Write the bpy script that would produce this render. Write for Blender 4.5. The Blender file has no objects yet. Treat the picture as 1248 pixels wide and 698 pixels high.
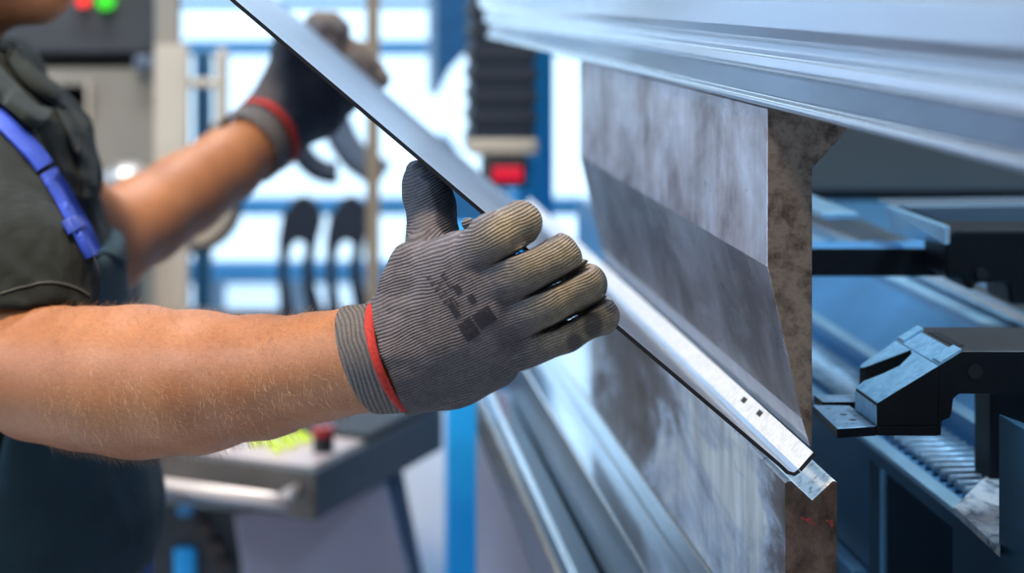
import bpy, bmesh, math, random
import numpy as np
from mathutils import Vector, Matrix, noise as mnoise
from mathutils.bvhtree import BVHTree

random.seed(7); rng = np.random.default_rng(7)
SC = bpy.context.scene
COL = SC.collection
CZ = 1.5                 # eye height of the camera
F = 2500.0               # focal length in pixels of the 1248 px frame
PX, PY = 365.0, -12.0    # where the level optical axis falls

def at(px, py, Y):
    k = Y / F
    return Vector(((px-PX)*k, Y, CZ-(py-PY)*k))
def P(x, y, dz): return Vector((x, y, CZ+dz))

# ------------------------------------------------------------------ camera
cd = bpy.data.cameras.new('camera'); cam = bpy.data.objects.new('camera', cd); COL.objects.link(cam)
cam.location = (0, 0, CZ); cam.rotation_euler = (math.pi/2, 0, 0)
cd.sensor_width = 36; cd.lens = F/1248*36
cd.shift_x = (624-PX)/1248; cd.shift_y = -(349-PY)/1248
cd.clip_start = .05; cd.clip_end = 100
cd.dof.use_dof = True; cd.dof.focus_distance = 1.17; cd.dof.aperture_fstop = 6.3
SC.camera = cam
SC.view_settings.view_transform = 'Standard'; SC.view_settings.look = 'None'
SC.view_settings.gamma = 1; SC.view_settings.exposure = 0.0; SC.view_settings.use_curve_mapping = False

# ------------------------------------------------------------------ materials
class NT:
    def __init__(s, name):
        m = bpy.data.materials.new(name); m.use_nodes = True
        s.m = m; s.t = m.node_tree; s.b = s.t.nodes['Principled BSDF']
    def n(s, typ, **kw):
        nd = s.t.nodes.new(typ)
        for k, v in kw.items():
            if k.startswith('_'): setattr(nd, k[1:], v)
            else:
                key = k.replace('__', ' ')
                nd.inputs[key].default_value = v
        return nd
    def l(s, a, b): s.t.links.new(a, b)
    def coord(s, scale=(1, 1, 1), rot=(0, 0, 0)):
        tc = s.n('ShaderNodeTexCoord'); mp = s.n('ShaderNodeMapping')
        mp.inputs['Scale'].default_value = scale; mp.inputs['Rotation'].default_value = rot
        s.l(tc.outputs['Object'], mp.inputs['Vector']); return mp.outputs[0]
    def noise(s, scale, detail=5, rough=.55, vec=None, dist=0):
        nd = s.n('ShaderNodeTexNoise'); nd.inputs['Scale'].default_value = scale
        nd.inputs['Detail'].default_value = detail; nd.inputs['Roughness'].default_value = rough
        nd.inputs['Distortion'].default_value = dist
        s.l(vec if vec is not None else s.coord(), nd.inputs['Vector']); return nd.outputs['Fac']
    def ramp(s, fac, stops):
        r = s.n('ShaderNodeValToRGB'); e = r.color_ramp.elements
        while len(e) < len(stops): e.new(.5)
        for el, (p, c) in zip(e, stops):
            el.position = p; el.color = (c, c, c, 1) if isinstance(c, (int, float)) else (*c, 1)
        s.l(fac, r.inputs[0]); return r.outputs[0]
    def mix(s, fac, a, b, mode='MIX'):
        mx = s.n('ShaderNodeMix', _data_type='RGBA', _blend_type=mode)
        for sock, v in ((mx.inputs[0], fac), (mx.inputs[6], a), (mx.inputs[7], b)):
            if isinstance(v, (int, float)): sock.default_value = v
            elif isinstance(v, tuple): sock.default_value = (*v, 1)
            else: s.l(v, sock)
        return mx.outputs[2]
    def bump(s, h, strength=.3, dist=.001, normal=None):
        b = s.n('ShaderNodeBump'); b.inputs['Strength'].default_value = strength
        b.inputs['Distance'].default_value = dist; s.l(h, b.inputs['Height'])
        if normal is not None: s.l(normal, b.inputs['Normal'])
        s.l(b.outputs[0], s.b.inputs['Normal']); return b.outputs[0]

def simple(name, col, rough=.5, metal=0, var=.0, nscale=30, bump=0, bscale=200, bdist=.0005, spec=None):
    N = NT(name); N.b.inputs['Roughness'].default_value = rough; N.b.inputs['Metallic'].default_value = metal
    if spec is not None: N.b.inputs['Specular IOR Level'].default_value = spec
    lo = tuple(c*(1-var) for c in col); hi = tuple(min(1, c*(1+var)) for c in col)
    c = N.ramp(N.noise(nscale), [(.3, lo), (.7, hi)]); N.l(c, N.b.inputs['Base Color'])
    if bump: N.bump(N.noise(bscale, 3), bump, bdist)
    return N.m

def emit(name, col, s):
    N = NT(name); N.b.inputs['Base Color'].default_value = (*[c*.1 for c in col], 1)
    N.b.inputs['Emission Color'].default_value = (*col, 1); N.b.inputs['Emission Strength'].default_value = s
    return N.m

def steel(name, stops, nscale=18, vec=(1, 1, 1), rough=(.25, .5), metal=.9, scratch=.15, dist=1.0, sv=(300, 3, 3), streak=None):
    """mottled worn steel: blotches stretched by vec, scratches stretched by sv"""
    N = NT(name); N.b.inputs['Metallic'].default_value = metal
    v = N.coord(vec)
    a = N.noise(nscale, 8, .65, v, dist)
    N.l(N.ramp(a, stops), N.b.inputs['Base Color'])
    if streak:
        base = N.b.inputs['Base Color'].links[0].from_socket
        N.l(N.mix(1.0, base, N.ramp(N.noise(1, 6, .65, N.coord(streak)), [(.35, (.62, .60, .60)), (.6, (1, 1, 1))]), 'MULTIPLY'), N.b.inputs['Base Color'])
    r = N.ramp(N.noise(nscale*1.7, 6, .6, v), [(.3, rough[0]), (.7, rough[1])]); N.l(r, N.b.inputs['Roughness'])
    if scratch: N.bump(N.noise(1, 6, .7, N.coord(sv)), scratch, .0006)
    return N.m

M = {}
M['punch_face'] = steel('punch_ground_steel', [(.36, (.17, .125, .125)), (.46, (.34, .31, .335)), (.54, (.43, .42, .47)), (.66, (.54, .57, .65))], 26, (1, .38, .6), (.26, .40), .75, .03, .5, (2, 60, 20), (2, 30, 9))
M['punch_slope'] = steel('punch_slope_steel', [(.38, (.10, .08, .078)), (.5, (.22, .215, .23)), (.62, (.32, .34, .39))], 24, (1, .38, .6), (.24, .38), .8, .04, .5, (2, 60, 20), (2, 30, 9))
M['punch_tip'] = steel('hardened_tip_steel', [(.3, (.42, .47, .56)), (.7, (.58, .64, .74))], 25, (1, 1, 1), (.32, .45), .8, .1)
M['end_face'] = steel('oxidised_end_face', [(.34, (.055, .044, .04)), (.47, (.14, .118, .105)), (.58, (.21, .18, .162)), (.72, (.12, .10, .09))], 110, (1, 1, 1), (.45, .65), .3, .3, .1, (120, 120, 120))
M['die_face'] = steel('die_streaked_steel_reflections', [(.38, (.10, .08, .078)), (.47, (.20, .205, .25)), (.53, (.52, .63, .80)), (.60, (.90, .96, 1.0))], 11, (1, .30, .75), (.34, .5), .45, .04, .6, (2, 60, 20), (2, 34, 7))  # pale blue patches are window reflections painted into the streaked steel
M['groove'] = steel('die_groove_steel', [(.35, (.25, .27, .3)), (.44, (.8, .85, .9)), (.7, (.97, .98, 1.0))], 130, (1, 1, 1), (.3, .5), .45, .2)
M['die_end'] = steel('oxidised_die_end', [(.34, (.04, .024, .02)), (.5, (.105, .066, .052)), (.62, (.16, .108, .085)), (.75, (.08, .052, .042))], 90, (1, 1, .7), (.45, .65), .3, .3, .1, (120, 120, 120))
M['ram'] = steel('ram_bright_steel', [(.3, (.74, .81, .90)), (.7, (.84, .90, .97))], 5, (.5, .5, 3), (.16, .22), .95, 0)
M['ram_dark_reflection'] = steel('ram_steel_dark_reflection', [(.3, (.15, .20, .27)), (.7, (.24, .30, .38))], 9, (.5, .5, 2), (.14, .24), .92, 0)  # darker copy of the ram steel, a dark reflection put into the colour
M['rail'] = steel('polished_rail_steel', [(.3, (.74, .83, .92)), (.7, (.84, .92, .98))], 5, (2, .4, 2), (.15, .21), .95, 0)
M['sheet'] = steel('cold_rolled_sheet', [(.3, (.38, .46, .58)), (.7, (.44, .53, .66))], 10, (1, .5, 1), (.27, .34), .95, .02, .3, (4, 60, 4))
M['flange'] = steel('sheet_steel_lit_flange', [(.35, (.52, .57, .63)), (.6, (.70, .75, .80))], 200, (1, 1, 1), (.35, .5), .35, .3)  # brighter copy of the sheet steel, its lit look put into the colour
M['sheet_edge'] = simple('sheared_sheet_edge', (.035, .04, .05), .35, .7)
M['blue_dark'] = simple('dark_blue_paint', (.03, .11, .20), .35, .3, .3, 6)
M['blue_mid'] = simple('steel_blue_paint', (.12, .34, .60), .32, .3, .25, 5)
M['blue_light'] = simple('light_blue_metal', (.42, .68, .92), .28, .5, .25, 8)
M['blue_paint'] = simple('bright_blue_paint', (.015, .42, .92), .45, 0, .08, 3)
M['black'] = simple('black_anodised', (.006, .008, .012), .45, .2, .3, 40, spec=.3)
M['black_top'] = simple('black_machined', (.035, .035, .04), .4, .5, .3, 60)
M['finger_sky_tint'] = steel('milled_steel_sky_tint', [(.35, (.22, .47, .70)), (.6, (.42, .72, .95))], 120, (1, 1, 1), (.3, .45), .35, .25)  # blue sky reflection painted into the milled steel
M['foot'] = steel('gauge_foot_steel', [(.35, (.2, .34, .48)), (.6, (.38, .56, .75))], 120, (1, 1, 1), (.25, .4), .5, .1)
M['scuffed'] = steel('scuffed_bright_steel', [(.35, (.14, .17, .21)), (.47, (.7, .77, .86)), (.6, (.95, .97, 1.0))], 75, (1, .5, 1), (.25, .5), .4, .5, .8, (120, 60, 60))
M['rack'] = steel('gear_rack_steel', [(.3, (.14, .22, .30)), (.7, (.26, .38, .5))], 50, (1, 1, 1), (.3, .5), .6, .1)
M['grey_panel'] = simple('grey_green_panel', (.085, .092, .09), .7, 0, .12, 3)
M['lavender'] = simple('press_grey_paint', (.38, .36, .45), .4, .1, .06, 2)
M['cab_dark'] = simple('charcoal_cabinet', (.045, .05, .06), .5, .1, .1, 4)
M['cab_beige'] = simple('beige_grey_cabinet', (.24, .22, .185), .6, 0, .1, 5)
M['post_beige'] = simple('beige_post', (.48, .42, .34), .6, 0, .06, 5)
M['post_tan'] = simple('tan_post', (.23, .18, .12), .6, 0, .1, 5)
M['post_white'] = simple('cream_column', (.66, .61, .54), .6, 0, .05, 3)
M['win_blue'] = simple('blue_window_bar', (.05, .28, .58), .5, 0, .1, 5)
M['wall'] = simple('hall_wall_paint', (.42, .44, .46), .8, 0, .08, 2)
M['wall_warm'] = simple('hall_wall_warm', (.40, .36, .32), .8, 0, .08, 2)
M['ceil'] = simple('hall_ceiling', (.35, .36, .38), .8, 0, .08, 2)
M['floor'] = simple('concrete_floor', (.42, .45, .49), .3, 0, .25, 3)
M['rubber'] = simple('black_rubber', (.008, .009, .012), .5)
M['bellows'] = simple('bellows_fabric', (.012, .022, .04), .55, 0, .2, 10)
M['beige_metal'] = simple('beige_metal', (.42, .37, .30), .5, .1)
M['led'] = emit('red_led', (1, .0, .04), .62)
M['lamp_red'] = emit('red_lamp', (1, .03, .02), 1.6)
M['lamp_green'] = emit('green_lamp', (.05, 1, .02), .9)
M['tool_dark'] = simple('dark_blue_tool', (.02, .03, .05), .5, .2)
M['tool_grey'] = simple('grey_blue_tool', (.12, .16, .23), .4, .3)
M['console_top'] = simple('console_top_plate', (.50, .40, .37), .4, .2, .06)
M['console_front'] = simple('console_front_bronze', (.10, .085, .075), .5, .2, .2, 14)
M['console_side'] = simple('console_side_charcoal', (.055, .062, .075), .5, .1, .1)
M['button'] = simple('yellow_green_button', (.62, .85, .0), .4)
M['knob_red'] = simple('red_knob', (.32, .015, .012), .4)
M['tube'] = simple('chrome_tube', (.8, .64, .55), .38, .6)
M['white_panel'] = simple('white_blue_panel', (.80, .87, .94), .5)
M['denim'] = simple('blue_trousers', (.012, .05, .24), .8, 0, .2, 60, .3, 900)
M['strap'] = simple('blue_elastic_strap', (.02, .06, .46), .6, 0, .15, 60, .4, 1500)
M['laser'] = simple('painted_laser_light', (.30, .035, .03), .5)  # laser light as a plain surface colour
M['shoe'] = simple('black_leather', (.015, .014, .013), .4)
M['hair'] = simple('brown_hair', (.06, .04, .025), .6)
M['armhair'] = simple('arm_hair', (.42, .27, .16), .5)
M['ink'] = None
M['red_trim'] = simple('red_knit_trim', (.42, .025, .02), .8, 0, .35, 500, .6, 900, .0008)

def fabric(name, col, var=.15, fold=.25, weave=1400):
    N = NT(name); N.b.inputs['Roughness'].default_value = .85
    N.b.inputs['Sheen Weight'].default_value = .02; N.b.inputs['Specular IOR Level'].default_value = .2
    lo = tuple(c*(1-var) for c in col); hi = tuple(c*(1+var) for c in col)
    N.l(N.ramp(N.noise(25), [(.3, lo), (.7, hi)]), N.b.inputs['Base Color'])
    n1 = N.bump(N.noise(9, 3, .5, None, 1.0), fold, .02)
    b = N.n('ShaderNodeBump'); b.inputs['Strength'].default_value = .25; b.inputs['Distance'].default_value = .0005
    N.l(N.noise(weave, 2), b.inputs['Height']); N.l(n1, b.inputs['Normal']); N.l(b.outputs[0], N.b.inputs['Normal'])
    return N.m
M['polo'] = fabric('grey_green_polo', (.0155, .0195, .0185), .2, .5)
M['bib'] = fabric('slate_bib_cloth', (.022, .048, .066))

def skin():
    N = NT('skin'); N.b.inputs['Roughness'].default_value = .45
    N.b.inputs['Subsurface Weight'].default_value = .12
    N.b.inputs['Subsurface Radius'].default_value = (.012, .005, .003)
    N.b.inputs['Subsurface Scale'].default_value = .6
    base = N.ramp(N.noise(14, 5, .6), [(.3, (.33, .128, .053)), (.7, (.46, .20, .085))])
    fine = N.ramp(N.noise(1, 4, .7, N.coord((260, 260, 900))), [(.35, (.45, .35, .3)), (.6, (1, 1, 1))])
    c = N.mix(.35, base, fine, 'MULTIPLY'); N.l(c, N.b.inputs['Base Color'])
    N.bump(N.noise(420, 4, .6), .25, .0006); return N.m
M['skin'] = skin()

def knit(name, perp, period=.00175, attr=True):
    """ribbed knit: bands across 'perp' (unit vector), small stitches along the rib; base colour from the mesh's own colour attribute"""
    N = NT(name); N.b.inputs['Roughness'].default_value = .9
    tc = N.n('ShaderNodeTexCoord')
    # rotate so that perp -> local X
    p = Vector(perp).normalized()
    sx = N.n('ShaderNodeVectorMath', _operation='DOT_PRODUCT'); sx.inputs[1].default_value = p
    dn = N.n('ShaderNodeTexNoise'); dn.inputs['Scale'].default_value = 35; dn.inputs['Detail'].default_value = 2
    N.l(tc.outputs['Object'], dn.inputs['Vector']); N.l(tc.outputs['Object'], sx.inputs[0])
    ma = N.n('ShaderNodeMath', _operation='MULTIPLY_ADD'); N.l(dn.outputs['Fac'], ma.inputs[0]); ma.inputs[1].default_value = .006; N.l(sx.outputs['Value'], ma.inputs[2])
    mm = N.n('ShaderNodeMath', _operation='MULTIPLY'); N.l(ma.outputs[0], mm.inputs[0]); mm.inputs[1].default_value = 2*math.pi/period
    sn = N.n('ShaderNodeMath', _operation='SINE'); N.l(mm.outputs[0], sn.inputs[0])
    h = N.n('ShaderNodeMath', _operation='MULTIPLY_ADD'); N.l(sn.outputs[0], h.inputs[0]); h.inputs[1].default_value = .5; h.inputs[2].default_value = .5
    fz = N.noise(900, 3, .7); fz2 = N.noise(60, 4, .6)
    band = N.ramp(h.outputs[0], [(.05, .5), (.6, 1.0)])
    fuzz = N.ramp(fz, [(.3, .5), (.7, 1.0)])
    if attr:
        at_ = N.n('ShaderNodeAttribute', _attribute_name='Col'); base = at_.outputs['Color']
        coat = N.n('ShaderNodeAttribute', _attribute_name='Coat').outputs['Fac']
    else: base = (.19, .175, .18); coat = None
    c = N.mix(1.0, base, band, 'MULTIPLY'); c = N.mix(1.0, c, fuzz, 'MULTIPLY')
    if coat is not None:
        c = N.mix(coat, c, N.ramp(fz2, [(.3, (.012, .013, .022)), (.7, (.026, .026, .038))]))
        rr = N.mix(coat, (.92, .92, .92), (.55, .55, .55)); N.l(rr, N.b.inputs['Roughness'])
    N.l(c, N.b.inputs['Base Color'])
    hh = N.n('ShaderNodeMath', _operation='MULTIPLY_ADD'); N.l(fz, hh.inputs[0]); hh.inputs[1].default_value = .5; N.l(h.outputs[0], hh.inputs[2])
    N.bump(hh.outputs[0], .7, .0009)
    return N.m
a22 = math.radians(24)
M['knit'] = knit('grey_ribbed_knit', (-math.sin(a22), 0, math.cos(a22)), .00155)
M['knit_cuff'] = knit('grey_knit_cuff', (math.cos(math.radians(18)), 0, math.sin(math.radians(18))), .0026, False)

def glass():
    m = bpy.data.materials.new('window_glass'); m.use_nodes = True; t = m.node_tree; t.nodes.clear()
    o = t.nodes.new('ShaderNodeOutputMaterial'); mx = t.nodes.new('ShaderNodeMixShader'); tr = t.nodes.new('ShaderNodeBsdfTransparent')
    gl = t.nodes.new('ShaderNodeBsdfGlossy'); gl.inputs['Roughness'].default_value = .02; tr.inputs[0].default_value = (.97, .99, 1, 1)
    mx.inputs[0].default_value = .05
    t.links.new(tr.outputs[0], mx.inputs[1]); t.links.new(gl.outputs[0], mx.inputs[2]); t.links.new(mx.outputs[0], o.inputs[0]); return m
M['glass'] = glass()
def ink():
    N = NT('faded_ink_print'); N.b.inputs['Base Color'].default_value = (.016, .016, .026, 1); N.b.inputs['Roughness'].default_value = .85
    a = N.ramp(N.noise(900, 3, .7), [(.30, .55), (.55, 1.0)]); N.l(a, N.b.inputs['Alpha']); return N.m
M['ink'] = ink()

# ------------------------------------------------------------------ object helpers
def empty(name, loc, label, cat, group=None):
    o = bpy.data.objects.new(name, None); COL.objects.link(o); o.location = loc; o['label'] = label; o['category'] = cat
    o.empty_display_size = .05
    if group: o['group'] = group
    return o
def tag(o, label, cat, group=None):
    o['label'] = label; o['category'] = cat
    if group: o['group'] = group
    return o
def link(name, me, mat, parent=None, smooth=False, mats=None):
    o = bpy.data.objects.new(name, me); COL.objects.link(o)
    for mm in (mats or [mat]): me.materials.append(mm)
    if smooth: me.polygons.foreach_set('use_smooth', [True]*len(me.polygons))
    if parent is not None:
        o.parent = parent; o.matrix_parent_inverse = Matrix.Translation(parent.location).inverted()
    return o
def frombm(name, bm, mat, parent=None, smooth=False, mats=None, bevel=0, seg=2, angle=.6):
    bmesh.ops.recalc_face_normals(bm, faces=bm.faces[:])
    me = bpy.data.meshes.new(name); bm.to_mesh(me); bm.free()
    o = link(name, me, mat, parent, smooth, mats)
    if bevel:
        b = o.modifiers.new('b', 'BEVEL'); b.width = bevel; b.segments = seg; b.limit_method = 'ANGLE'; b.angle_limit = angle
        b.harden_normals = False
    return o
def struct(o): o['kind'] = 'structure'; return o

def bm_box(bm, a, b, mi=0):
    x0, y0, z0 = a; x1, y1, z1 = b
    v = [bm.verts.new(p) for p in ((x0,y0,z0),(x1,y0,z0),(x1,y1,z0),(x0,y1,z0),(x0,y0,z1),(x1,y0,z1),(x1,y1,z1),(x0,y1,z1))]
    for f in ((0,3,2,1),(4,5,6,7),(0,1,5,4),(1,2,6,5),(2,3,7,6),(3,0,4,7)):
        bm.faces.new([v[i] for i in f]).material_index = mi
def box(name, a, b, mat, parent=None, bevel=.002):
    bm = bmesh.new(); bm_box(bm, a, b); return frombm(name, bm, mat, parent, bevel=bevel)
def bm_extr(bm, pts, y0, y1, side_mi=None, cap_mi=0):
    """profile of (X, dz) points carried along Y"""
    A = [bm.verts.new((x, y0, CZ+z)) for x, z in pts]; B = [bm.verts.new((x, y1, CZ+z)) for x, z in pts]
    n = len(pts)
    f = bm.faces.new(A); f.material_index = cap_mi; f = bm.faces.new(B[::-1]); f.material_index = cap_mi
    for i in range(n):
        f = bm.faces.new((A[i], B[i], B[(i+1) % n], A[(i+1) % n])); f.material_index = side_mi[i] if side_mi else 0
def extr(name, pts, y0, y1, mats, parent=None, side_mi=None, cap_mi=0, bevel=0, seg=2):
    bm = bmesh.new(); bm_extr(bm, pts, y0, y1, side_mi, cap_mi)
    return frombm(name, bm, None, parent, mats=mats if isinstance(mats, list) else [mats], bevel=bevel, seg=seg)
def tube_bm(bm, pts, rad, n=12, caps=True):
    pts = [Vector(p) for p in pts]; rads = rad if isinstance(rad, (list, tuple)) else [rad]*len(pts)
    rings = []; up = None
    for i, p in enumerate(pts):
        t = (pts[min(i+1, len(pts)-1)]-pts[max(i-1, 0)]).normalized()
        if up is None:
            up = t.orthogonal().normalized()
        up = (up - t*up.dot(t)).normalized(); sd = t.cross(up)
        rings.append([bm.verts.new(p+(up*math.cos(2*math.pi*j/n)+sd*math.sin(2*math.pi*j/n))*rads[i]) for j in range(n)])
    for a, b in zip(rings, rings[1:]):
        for j in range(n): bm.faces.new((a[j], a[(j+1) % n], b[(j+1) % n], b[j]))
    if caps: bm.faces.new(rings[0][::-1]); bm.faces.new(rings[-1])
def smooth_path(pts, n=6):
    pts = [Vector(p) for p in pts]; out = []
    for i in range(len(pts)-1):
        p0 = pts[max(i-1, 0)]; p1 = pts[i]; p2 = pts[i+1]; p3 = pts[min(i+2, len(pts)-1)]
        for k in range(n):
            t = k/n
            out.append(.5*((2*p1)+(p2-p0)*t+(2*p0-5*p1+4*p2-p3)*t*t+(3*p1-p0-3*p2+p3)*t**3))
    out.append(pts[-1]); return out
def tube(name, pts, rad, mat, parent=None, n=14, curve=0):
    bm = bmesh.new(); tube_bm(bm, smooth_path(pts, curve) if curve else pts, rad, n)
    return frombm(name, bm, mat, parent, smooth=True)
def cyl(name, a, b, r, mat, parent=None, n=24, bevel=0):
    bm = bmesh.new(); tube_bm(bm, [a, b], r, n); return frombm(name, bm, mat, parent, bevel=bevel)
def frontal(name, pxs, Y, depth, mat, parent=None, bevel=.003):
    """upright plate whose outline is given in photo pixels at distance Y, with real thickness behind"""
    pts = [at(x, y, Y) for x, y in pxs]
    return extr(name, [(p.x, p.z-CZ) for p in pts], Y, Y+depth, mat, parent, bevel=bevel)

# ------------------------------------------------------------------ distance-field sculpting
class Field:
    def __init__(s, lo, hi, h):
        s.h = h; s.lo = np.array(lo, float); s.n = (np.ceil((np.array(hi)-s.lo)/h).astype(int)+1)
        s.D = np.full(s.n, 1.0, np.float32)
    def block(s, lo, hi):
        a = np.clip(np.floor((np.array(lo)-s.lo)/s.h).astype(int), 0, s.n); b = np.clip(np.ceil((np.array(hi)-s.lo)/s.h).astype(int)+1, 0, s.n)
        if (b <= a).any(): return None, None
        ax = [s.lo[i]+s.h*np.arange(a[i], b[i], dtype=np.float32) for i in range(3)]
        return tuple(slice(a[i], b[i]) for i in range(3)), np.meshgrid(*ax, indexing='ij')
    def put(s, sl, d, k):
        A = s.D[sl]
        if k <= 0: s.D[sl] = np.minimum(A, d); return
        hh = np.clip(.5+.5*(A-d)/k, 0, 1); s.D[sl] = (A*(1-hh)+d*hh - k*hh*(1-hh)).astype(np.float32)
    def cone(s, a, b, ra, rb, k=.004, sq=None, sub=False):
        a = np.array(a, float); b = np.array(b, float); m = max(ra, rb)+k+3*s.h
        sl, g = s.block(np.minimum(a, b)-m, np.maximum(a, b)+m)
        if sl is None: return
        ab = b-a; L = max((ab**2).sum(), 1e-12)
        dx, dy, dz = g[0]-a[0], g[1]-a[1], g[2]-a[2]
        t = np.clip((dx*ab[0]+dy*ab[1]+dz*ab[2])/L, 0, 1)
        ex, ey, ez = dx-t*ab[0], dy-t*ab[1], dz-t*ab[2]
        if sq: ex, ey, ez = ex/sq[0], ey/sq[1], ez/sq[2]
        d = np.sqrt(ex*ex+ey*ey+ez*ez)-(ra+(rb-ra)*t)
        if sub: s.D[sl] = np.maximum(s.D[sl], -d)
        else: s.put(sl, d, k)
    def chain(s, pts, k=.004, sq=None):
        for (p, ra), (q, rb) in zip(pts, pts[1:]): s.cone(p, q, ra, rb, k, sq)
    def ell(s, c, r, k=.004, sub=False, rot=None):
        c = np.array(c, float); r = np.array(r, float); m = r.max()+k+3*s.h
        sl, g = s.block(c-m, c+m)
        if sl is None: return
        q = [g[i]-c[i] for i in range(3)]
        if rot is not None:
            R = np.array(rot); q = [R[0][i]*q[0]+R[1][i]*q[1]+R[2][i]*q[2] for i in range(3)]
        d = (np.sqrt(sum((q[i]/r[i])**2 for i in range(3)))-1)*r.min()
        if sub: s.D[sl] = np.maximum(s.D[sl], -d)
        else: s.put(sl, d, k)
    def sections(s, secs, grow=0, k=.01, zlo=None):
        """stack of ellipses: (z, cx, cy, rx, ry)"""
        secs = sorted(secs); z = np.array([q[0] for q in secs]); ax = np.array(secs)
        m = .05
        lo = [(ax[:, 1]-ax[:, 3]).min()-m, (ax[:, 2]-ax[:, 4]).min()-m, z.min()-m]; hi = [(ax[:, 1]+ax[:, 3]).max()+m, (ax[:, 2]+ax[:, 4]).max()+m, z.max()+m]
        sl, g = s.block(lo, hi); zz = g[2][0, 0, :]
        f = [np.interp(zz, z, ax[:, i]).astype(np.float32)[None, None, :] for i in (1, 2, 3, 4)]
        rx, ry = f[2]+grow, f[3]+grow
        e = ((np.abs((g[0]-f[0])/rx))**2.4+(np.abs((g[1]-f[1])/ry))**2.4)**(1/2.4)
        d = (e-1)*np.minimum(rx, ry); d = np.maximum(d, np.maximum(z.min()-grow-g[2], g[2]-z.max()-grow))
        s.put(sl, d, k)
    def cut(s, fn):
        """keep where fn(x,y,z) <= 0"""
        g = np.meshgrid(*[s.lo[i]+s.h*np.arange(s.n[i], dtype=np.float32) for i in range(3)], indexing='ij')
        s.D = np.maximum(s.D, fn(*g)).astype(np.float32)
    def mesh(s, name):
        D = s.D; D[0] = D[-1] = .1; D[:, 0] = D[:, -1] = .1; D[:, :, 0] = D[:, :, -1] = .1
        ins = D < 0
        n = np.array(D.shape)-1
        cnt = np.zeros(n, np.int8)
        for i in (0, 1):
            for j in (0, 1):
                for l in (0, 1): cnt += ins[i:i+n[0], j:j+n[1], l:l+n[2]]
        act = (cnt > 0) & (cnt < 8); idx = -np.ones(n, np.int64); cells = np.argwhere(act); idx[act] = np.arange(len(cells))
        acc = np.zeros((len(cells), 3)); w = np.zeros(len(cells))
        cor = [(i, j, l) for i in (0, 1) for j in (0, 1) for l in (0, 1)]
        for a in cor:
            for ax in range(3):
                if a[ax]: continue
                b = list(a); b[ax] = 1
                pa = cells+a; pb = cells+b
                da = D[pa[:, 0], pa[:, 1], pa[:, 2]].astype(float); db = D[pb[:, 0], pb[:, 1], pb[:, 2]].astype(float)
                x = (da < 0) != (db < 0); t = np.where(x, da/np.where(x, da-db, 1), 0)
                q = cells+np.array(a, float); q[:, ax] += t
                acc[x] += q[x]; w[x] += 1
        v = s.lo+s.h*(acc/w[:, None])
        faces = []
        for ax in range(3):
            o1, o2 = [(1, 2), (2, 0), (0, 1)][ax]
            sa = [slice(None)]*3; sb = [slice(None)]*3; sa[ax] = slice(0, -1); sb[ax] = slice(1, None)
            A = ins[tuple(sa)]; B = ins[tuple(sb)]
            for flip, msk in ((0, A & ~B), (1, ~A & B)):
                e = np.argwhere(msk); e = e[(e[:, o1] > 0) & (e[:, o2] > 0) & (e[:, o1] < n[o1]) & (e[:, o2] < n[o2])]
                def cell(d1, d2):
                    q = e.copy(); q[:, o1] -= d1; q[:, o2] -= d2; return idx[q[:, 0], q[:, 1], q[:, 2]]
                quad = np.stack([cell(1, 1), cell(0, 1), cell(0, 0), cell(1, 0)], 1)
                if flip: quad = quad[:, ::-1]
                faces.append(quad)
        fc = np.concatenate(faces); fc = fc[(fc >= 0).all(1)]
        me = bpy.data.meshes.new(name); me.vertices.add(len(v)); me.vertices.foreach_set('co', v.ravel())
        me.loops.add(fc.size); me.loops.foreach_set('vertex_index', fc.ravel().astype(np.int32))
        me.polygons.add(len(fc)); me.polygons.foreach_set('loop_start', np.arange(0, fc.size, 4, dtype=np.int32)); me.polygons.foreach_set('loop_total', np.full(len(fc), 4, np.int32))
        me.update(calc_edges=True); me.validate(); return me

def relax(me, it=2, f=.5):
    n = len(me.vertices); co = np.empty(n*3); me.vertices.foreach_get('co', co); co = co.reshape(-1, 3)
    e = np.empty(len(me.edges)*2, np.int32); me.edges.foreach_get('vertices', e); e = e.reshape(-1, 2)
    deg = np.bincount(e.ravel(), minlength=n)[:, None].clip(1)
    for _ in range(it):
        s = np.zeros_like(co)
        for a, b in ((0, 1), (1, 0)):
            for c in range(3): s[:, c] += np.bincount(e[:, a], weights=co[e[:, b], c], minlength=n)
        co += f*(s/deg-co)
    me.vertices.foreach_set('co', co.ravel()); me.update()
def coords(me):
    co = np.empty(len(me.vertices)*3); me.vertices.foreach_get('co', co); return co.reshape(-1, 3)
def vnormals(me):
    co = np.empty(len(me.vertices)*3, np.float32); me.vertex_normals.foreach_get('vector', co); return co.reshape(-1, 3)
def displace(me, fn):
    co = coords(me); nn = vnormals(me); d = fn(co, nn); co += nn*d[:, None]; me.vertices.foreach_set('co', co.ravel()); me.update()
def vnoise(co, sc, seed=0):
    return np.array([mnoise.noise(Vector((p[0]*sc[0]+seed, p[1]*sc[1], p[2]*sc[2]))) for p in co])
def bvh(me):
    return BVHTree.FromPolygons([v.co.copy() for v in me.vertices], [tuple(p.vertices) for p in me.polygons])
EYE = Vector((0, 0, CZ))
def hit(tree, px, py, off=0.0):
    d = (at(px, py, 1)-EYE).normalized(); loc, n, i, dist = tree.ray_cast(EYE, d)
    if loc is None: return None, None
    if n.dot(d) > 0: n = -n
    return loc+n*off, n
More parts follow.
